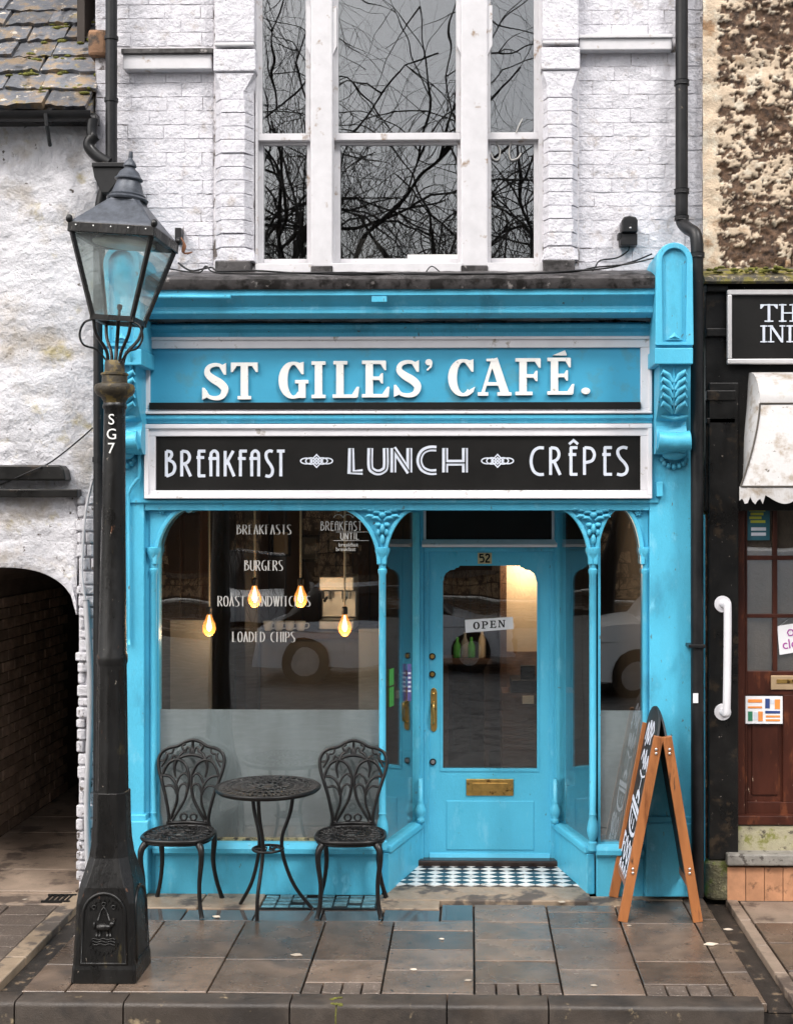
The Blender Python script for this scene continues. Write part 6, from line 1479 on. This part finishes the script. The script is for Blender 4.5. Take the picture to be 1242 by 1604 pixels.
# counter with pale front
ct = thing('counter', (X(470, 1.9), 1.9, iz0), 'café counter with dark top and grey front behind the big window', 'counter')
MB().box(X(410, 1.8), X(575, 1.8), 1.8, 2.4, iz0, Z(1000, 1.8)).build('front', mat('counter_front', (.10, .085, .075), .5, var=.3, vscale=3, bump=.1), ct); MB().box(X(400, 1.75), X(580, 1.75), 1.72, 2.45, Z(1000, 1.8), Z(1000, 1.8)+.05).build('top', M['room_brown'], ct)
tag(MB().pbox(267, 972, 330, 1300, 1.0, 1.06).build('screen_panel', M['room_grey']), 'pale grey screen panel inside at the left of the big window', 'screen')
tag(MB().pbox(562, 985, 600, 1300, 1.2, 1.26).build('screen_panel', M['room_grey']), 'pale grey screen panel inside beside the porch column', 'screen')
dp_ = thing('dresser', P(290, 900, 1.6), 'tall dark dresser with glazed doors inside at the left of the big window', 'dresser')
MB().pbox(254, 800, 316, 975, 1.5, 1.8).build('carcass', M['room_brown'], dp_)
for a in (257, 287): MB().pbox(a, 806, a+26, 968, 1.48, 1.5).build('door', mat('dark_dresser_door', (.03, .016, .010), .4, var=.3, bump=.1), dp_, bevel=.004)
# tall stool and till seen through the door
tl_ = thing('till', P(822, 1075, 1.7), 'dark till on the counter seen through the door glass', 'till')
MB().pbox(800, 1065, 842, 1085, 1.7, 2.0).build('till_base', M['signblack'], tl_, bevel=.006); MB().pbox(815, 1042, 838, 1066, 1.75, 1.80).build('screen', M['signblack'], tl_, bevel=.004); MB().pbox(818, 1090, 836, 1102, 1.66, 1.69).build('card_slip', M['room_cream'], tl_)
tag(MB().pbox(786, 1085, 900, 1230, 1.7, 2.05).build('back_counter', M['room_brown']), 'dark wooden side counter beneath the till', 'counter')
for k, (px, h) in enumerate(((716, .16), (728, .20), (738, .16), (755, .24))):
    c = P(px, 1030, 2.2); bo = thing('bottle', (c.x, c.y, c.z), ('green bottle at the left end of the row on the café shelf', 'clear bottle second from the left on the café shelf', 'green bottle third from the left on the café shelf', 'tall pale bottle at the right end of the row on the café shelf')[k], 'bottle', 'bottles on the shelf')
    MB().lathe([(.028, 0), (.03, .01), (.03, h*.6), (.012, h*.8), (.012, h), (.010, h+.002)], c.x, c.y, 10, c.z).build('body', M[('green', 'room_grey', 'green', 'room_cream')[k]], bo, smooth=True)
sh = thing('shelf', P(730, 1032, 2.2), 'wooden shelf carrying bottles seen through the door', 'shelf')
c = P(690, 1030, 2.2); MB().box(c.x, X(770, 2.2), 2.1, 2.4, c.z-.04, c.z-.001).build('board', M['room_brown'], sh); MB().box(c.x+.02, c.x+.06, 2.2, 2.3, iz0, c.z-.04).build('upright', M['room_brown'], sh); MB().box(X(770, 2.2)-.06, X(770, 2.2)-.02, 2.2, 2.3, iz0, c.z-.04).build('upright', M['room_brown'], sh)
# clutter on and behind the counter
zc_ = Z(1000, 1.8)+.052
for k in range(4):
    c = Vector((X(420+k*17, 1.85), 1.85, zc_)); q = thing('coffee_cup', tuple(c), ('white coffee cup at the left end of the counter', 'white coffee cup second from the left on the counter', 'white coffee cup third from the left on the counter', 'white coffee cup beside the coffee machine')[k], 'cup', 'cups on the counter')
    MB().lathe([(.022, 0), (.03, .01), (.04, .07), (.036, .07), (.026, .014), (.002, .012)], c.x, c.y, 12).build('bowl', M['paper'], q, smooth=True) if False else None
    mbq = MB(); mbq.lathe([(.022, 0), (.03, .012), (.040, .075), (.037, .076), (.030, .03), (.004, .02)], c.x, c.y, 12, c.z); mbq.build('bowl', M['paper'], q, smooth=True)
    MB().tube(bez([(c.x+.034, c.y, c.z+.06), (c.x+.062, c.y, c.z+.055), (c.x+.058, c.y, c.z+.025), (c.x+.030, c.y, c.z+.02)], 9), .005, 6).build('handle', M['paper'], q)
cm = thing('coffee_machine', (X(530, 1.95), 1.95, zc_), 'steel coffee machine on the counter behind the big window', 'coffee machine')
MB().box(X(500, 1.95), X(556, 1.95), 1.9, 2.3, zc_, zc_+.08).box(X(500, 1.95), X(556, 1.95), 2.1, 2.3, zc_+.08, zc_+.30).box(X(500, 1.95), X(556, 1.95), 1.9, 2.3, zc_+.30, zc_+.42).build('body', M['steel'], cm, bevel=.012)
for q in (512, 542): MB().tube([(X(q, 1.95), 1.97, zc_+.30), (X(q, 1.95), 1.97, zc_+.24)], .035, 12).build('group_head', M['steel'], cm); MB().tube([(X(q, 1.95), 1.95, zc_+.25), (X(q, 1.95), 1.80, zc_+.235)], .012, 8).build('portafilter', M['signblack'], cm)
for k, (a, b, c_, d) in enumerate(((425, 830, 455, 872), (470, 838, 500, 880), (512, 826, 560, 866))):
    fpx = thing('framed_picture', P(a, d, iy1-.05), ('small framed picture left of three on the boarded wall', 'small framed picture in the middle of three on the boarded wall', 'wide framed picture right of three on the boarded wall')[k], 'picture', 'pictures on the boarded wall')
    MB().pbox(a, b, c_, d, iy1-.075, iy1-.04).build('frame', M['signblack'], fpx, bevel=.006); MB().pbox(a+4, b+4, c_-4, d-4, iy1-.08, iy1-.074).build('print', (M['room_cream'], M['room_grey'], M['stone_margin'])[k], fpx)
# pendant bulbs
for (px, py, nm) in ((328, 950, 'leftmost of the four glowing bulbs hanging in the big window'), (399, 905, 'second glowing bulb from the left, hanging before the dark post'), (471, 905, 'third glowing bulb from the left, above the counter'), (540, 950, 'rightmost of the four glowing bulbs hanging in the big window')):
    c = P(px, py, .75); t = thing('pendant_lamp', (c.x, c.y, c.z), nm, 'pendant lamp', 'bare bulbs in the shop window')
    MB().tube([(c.x, c.y, c.z), (c.x, c.y, iz1)], .008, 6).build('flex', M['flex'], t)
    MB().lathe([(.015, -.055), (.021, -.05), (.021, -.01), (.012, 0.0)], c.x, c.y, 12, c.z).build('socket', M['socket'], t)
    MB().lathe([(.004, -.205), (.022, -.198), (.040, -.175), (.046, -.150), (.040, -.115), (.026, -.085), (.016, -.055)], c.x, c.y, 14, c.z).build('bulb', M['bulb'], t, smooth=True)
    MB().lathe([(.003, -.17), (.016, -.16), (.020, -.14), (.012, -.10), (.004, -.06)], c.x, c.y, 10, c.z).build('filament', M['filament'], t, smooth=True)
    ld = bpy.data.lights.new('bulb_light', 'POINT'); ld.energy = 5; ld.color = (1.0, .66, .36); ld.shadow_soft_size = .01
    lo_ = bpy.data.objects.new('bulb_light', ld); COL.objects.link(lo_); lo_.parent = t; lo_.matrix_parent_inverse = WINV[t]; lo_.location = (c.x, c.y, c.z-.19)
sc_ = thing('wall_lamp', P(832, 880, 2.0), 'small frosted wall lamp glowing on the cream wall inside the door', 'wall lamp')
c = P(828, 872, 2.0); MB().tube([(c.x, 2.1, c.z), (c.x, 2.0, c.z)], .012, 6).build('arm', M['brass'], sc_); MB().ell((c.x, 1.97, c.z+.03), (.05, .05, .06)).build('globe', M['bulb'], sc_, smooth=True)
ld = bpy.data.lights.new('bulb_light', 'POINT'); ld.energy = 12; ld.color = (1.0, .72, .45); ld.shadow_soft_size = .05
lo_ = bpy.data.objects.new('bulb_light', ld); COL.objects.link(lo_); lo_.parent = sc_; lo_.matrix_parent_inverse = WINV[sc_]; lo_.location = (c.x, 1.88, c.z-.02)

# ================================================================== ACROSS THE STREET (seen mirrored in the glass)
tag(MB().box(-40, 40, -40, -19, -.24, -.08).build('far_pavement', M['slab']), kind='structure')
ob = thing('stone_building', (0, -27, 0), 'long brown stone building with tall windows across the street, mirrored in the glass', 'building')
stone = mat('brown_rubble_stone', (.66, .43, .24), .8, var=.4, vscale=3, bump=.8, bscale=8, bdist=.05, spots=[((.10, .065, .04), 5, .5, .62)])
sm = MB(); sm.box(-30, 30, -28, -27.02, 0, 6.2); sm.build('wall', mat('brown_mortar', (.12, .085, .055), .9, bump=.3), ob)
stm = [MB().box(-.5, .5, -.05, .05, -.14, .14).mesh('stone') for _ in range(1)]; stm[0].materials.append(stone)
for r in range(8):
    x = -9 + (.35 if r % 2 else 0)
    while x < 7:
        wd_ = random.uniform(.5, 1.1)
        if not any(abs(x+wd_/2-q) < .75 and r > 1 for q in (-7.5, -5, -2.5, 0, 2.5, 5)):
            o = link('stone', stm[0], None, ob); o.location = (x+wd_/2, -27+random.uniform(-.03, .03), .2+r*.31); o.scale = (wd_-.03, 1, 1)
        x += wd_
for q in (-7.5, -5, -2.5, 0, 2.5, 5):
    w_ = MB().box(q-.6, q+.6, -27.03, -26.96, .75, 3.6).build('window', M['brown_door'], ob); 
    for k in range(3): MB().box(q-.55+k*.38, q-.22+k*.38, -26.97, -26.95, .82, 3.5).build('pane', M['signblack'], w_)
    MB().box(q-.7, q+.7, -27, -26.85, .6, .74).build('sill', M['stone_margin'], w_)
def car(name, label, x0, y0, rz, L, W, H, paint, van=False):
    t = thing(name, (x0, y0, -.22), label, 'van' if van else 'car', 'vehicles parked across the street', local=True); t.rotation_euler = (0, 0, rz)
    if van: low = [(0, .35), (.02, .75), (.10, 1.0), (.22, 1.08), (.30, 1.1), (.6, 1.1), (.99, 1.1), (1.0, .4)]; gh = [(.20, 1.06), (.33, H-.1), (.38, H), (.97, H), (1.0, 1.05)]
    else: low = [(0, .35), (.01, .60), (.06, .78), (.26, .92), (.35, .95), (.6, .96), (.93, .95), (.99, .80), (1.0, .38)]; gh = [(.25, .90), (.40, H-.06), (.47, H), (.78, H-.02), (.90, .94)]
    def loftxy(prof, hw, hwt, zb_):
        vs = []; fs = []; n = len(prof)
        for (f, z) in prof:
            x = -L/2+f*L; e = 1-.16*max(0, (abs(f-.5)-.38)/.12)**2
            vs += [(x, -hw*e, zb_), (x, -hw*e, zb_+(z-zb_)*.6), (x, -hwt*e, z), (x, 0, z+.02), (x, hwt*e, z), (x, hw*e, zb_+(z-zb_)*.6), (x, hw*e, zb_)]
        for i in range(n-1):
            for k in range(6): fs.append((i*7+k, i*7+k+1, (i+1)*7+k+1, (i+1)*7+k))
            fs.append((i*7+6, i*7, (i+1)*7, (i+1)*7+6))
        fs += [tuple(range(7)), tuple(range(n*7-1, n*7-8, -1))]
        return MB().add(vs, fs)
    loftxy(low, W/2, W/2-.05, .25).build('body', paint, t, autosmooth=50)
    loftxy(gh, W/2-.06, W/2-.20, .9).build('cabin', M['signblack'] if not van else paint, t, autosmooth=50)
    rf3 = [(f, z+.012) for f, z in gh[1:-1]]
    loftxy(rf3, W/2-.2, W/2-.22, H-.10).build('roof', paint, t, autosmooth=50)
    for sy in (-1, 1):
        for f in (.18, .80):
            c = Vector((-L/2+f*L, sy*(W/2-.08), .32)); w_ = MB(); w_.tube([c-Vector((0, .1, 0)), c+Vector((0, .1, 0))], .32, 20).build('wheel', M['signblack'], t, bevel=.03)
            bpy.data.objects[-1] if False else None
            MB().tube([c-Vector((0, .106, 0)), c+Vector((0, .106, 0))], .2, 14).build('wheel_rim', M['steel'], t)
        MB().ell((-L/2+.07, sy*(W/2-.28), .68), (.06, .17, .07)).build('headlight', M['paper'], t, smooth=True)
        pl_ = [(.44, .99), (.47, H-.14), (.62, H-.12), (.62, .99)] if not van else [(.25, 1.12), (.34, H-.2), (.45, H-.2), (.45, 1.12)]
        MB().prism([(-L/2+f*L, z) for f, z in pl_], sy*(W/2-.105)-.01, sy*(W/2-.105)+.01).build('side_window', M['signblack'], t)
        MB().tube([(-L/2+.05*L, sy*(W/2-.02), .75), (-L/2+.95*L, sy*(W/2-.02), .78)], .012, 5).build('trim_line', M['steel'], t)
    MB().box(-L/2-.03, -L/2+.12, -W/2+.12, W/2-.12, .3, .52).build('bumper', M['signblack'], t, bevel=.03)
    return t
silver = mat('silver_car_paint', (.70, .71, .73), .25, metal=.0, var=.02, bump=0, coat=.6)
car('parked_car', 'silver hatchback mirrored in the door and big window', -1.3, -12.6, radians(180), 4.1, 1.75, 1.48, silver)
car('parked_van', 'white van mirrored in the narrow right window', 3.9, -11.2, radians(0), 5.0, 1.95, 2.05, mat('white_van_paint', (.85, .84, .82), .3, var=.02, bump=0, coat=.5), van=True)
car('parked_car', 'silver off-road car facing the café, mirrored between the glowing bulbs', -4.7, -22, radians(90), 4.4, 1.85, 1.72, silver)
# bare trees
bark = mat('dark_bark', (.022, .018, .015), .9, var=.4, bump=.5)
def tree(label, x, y, seed, hgt):
    rnd = random.Random(seed); t = thing('bare_tree', (x, y, -.1), label, 'tree', 'bare street trees', local=True)
    tr = MB(); tw_ = MB()
    def grow(p, d, r, ln, lev):
        pts = [p.copy()]; q = p.copy(); dd = d.copy(); n = 5 if lev < 2 else 4
        for i in range(n):
            dd = (dd + Vector((rnd.uniform(-.28, .28), rnd.uniform(-.28, .28), rnd.uniform(-.12, .16) if lev < 3 else rnd.uniform(-.46, -.04)))).normalized()
            if q.y > 7.0: break
            q = q + dd*ln/n; pts.append(q.copy())
        if len(pts) < n+1: return
        (tr if lev < 2 else tw_).tube(pts, [r*(1-.55*i/n) for i in range(len(pts))], 8 if lev < 2 else (5 if lev < 4 else 3), cap=False)
        if lev >= 6: return
        nb = (7, 6, 4, 4, 3, 3)[lev]
        for k in range(nb):
            i = rnd.randint(2 if lev == 0 else 1, n); az = rnd.uniform(0, 2*pi); tl2 = rnd.uniform(.5, 1.1)
            ax = dd.orthogonal().normalized(); ax.rotate(Matrix.Rotation(az, 3, dd)); nd = (dd*cos(tl2)+ax*sin(tl2)).normalized()
            if nd.z < -.2 and lev < 3: nd.z *= -.3
            grow(pts[i], nd, r*(.55 if lev < 2 else .62)*(1-.3*i/n), ln*rnd.uniform(.62, .85)*(1.25 if lev == 4 else 1), lev+1)
    grow(Vector((0, 0, 0)), Vector((0, 0, 1)), .24, hgt*.42, 0)
    tr.build('trunk', bark, t, smooth=True); tw_.build('branches', bark, t)
    return len(tr.f)+len(tw_.f)
nf = tree('bare winter tree mirrored in the upstairs sash windows', -3.4, -17.5, 11, 16) + tree('second bare winter tree mirrored at the right upstairs window', 2.6, -18.0, 5, 16)
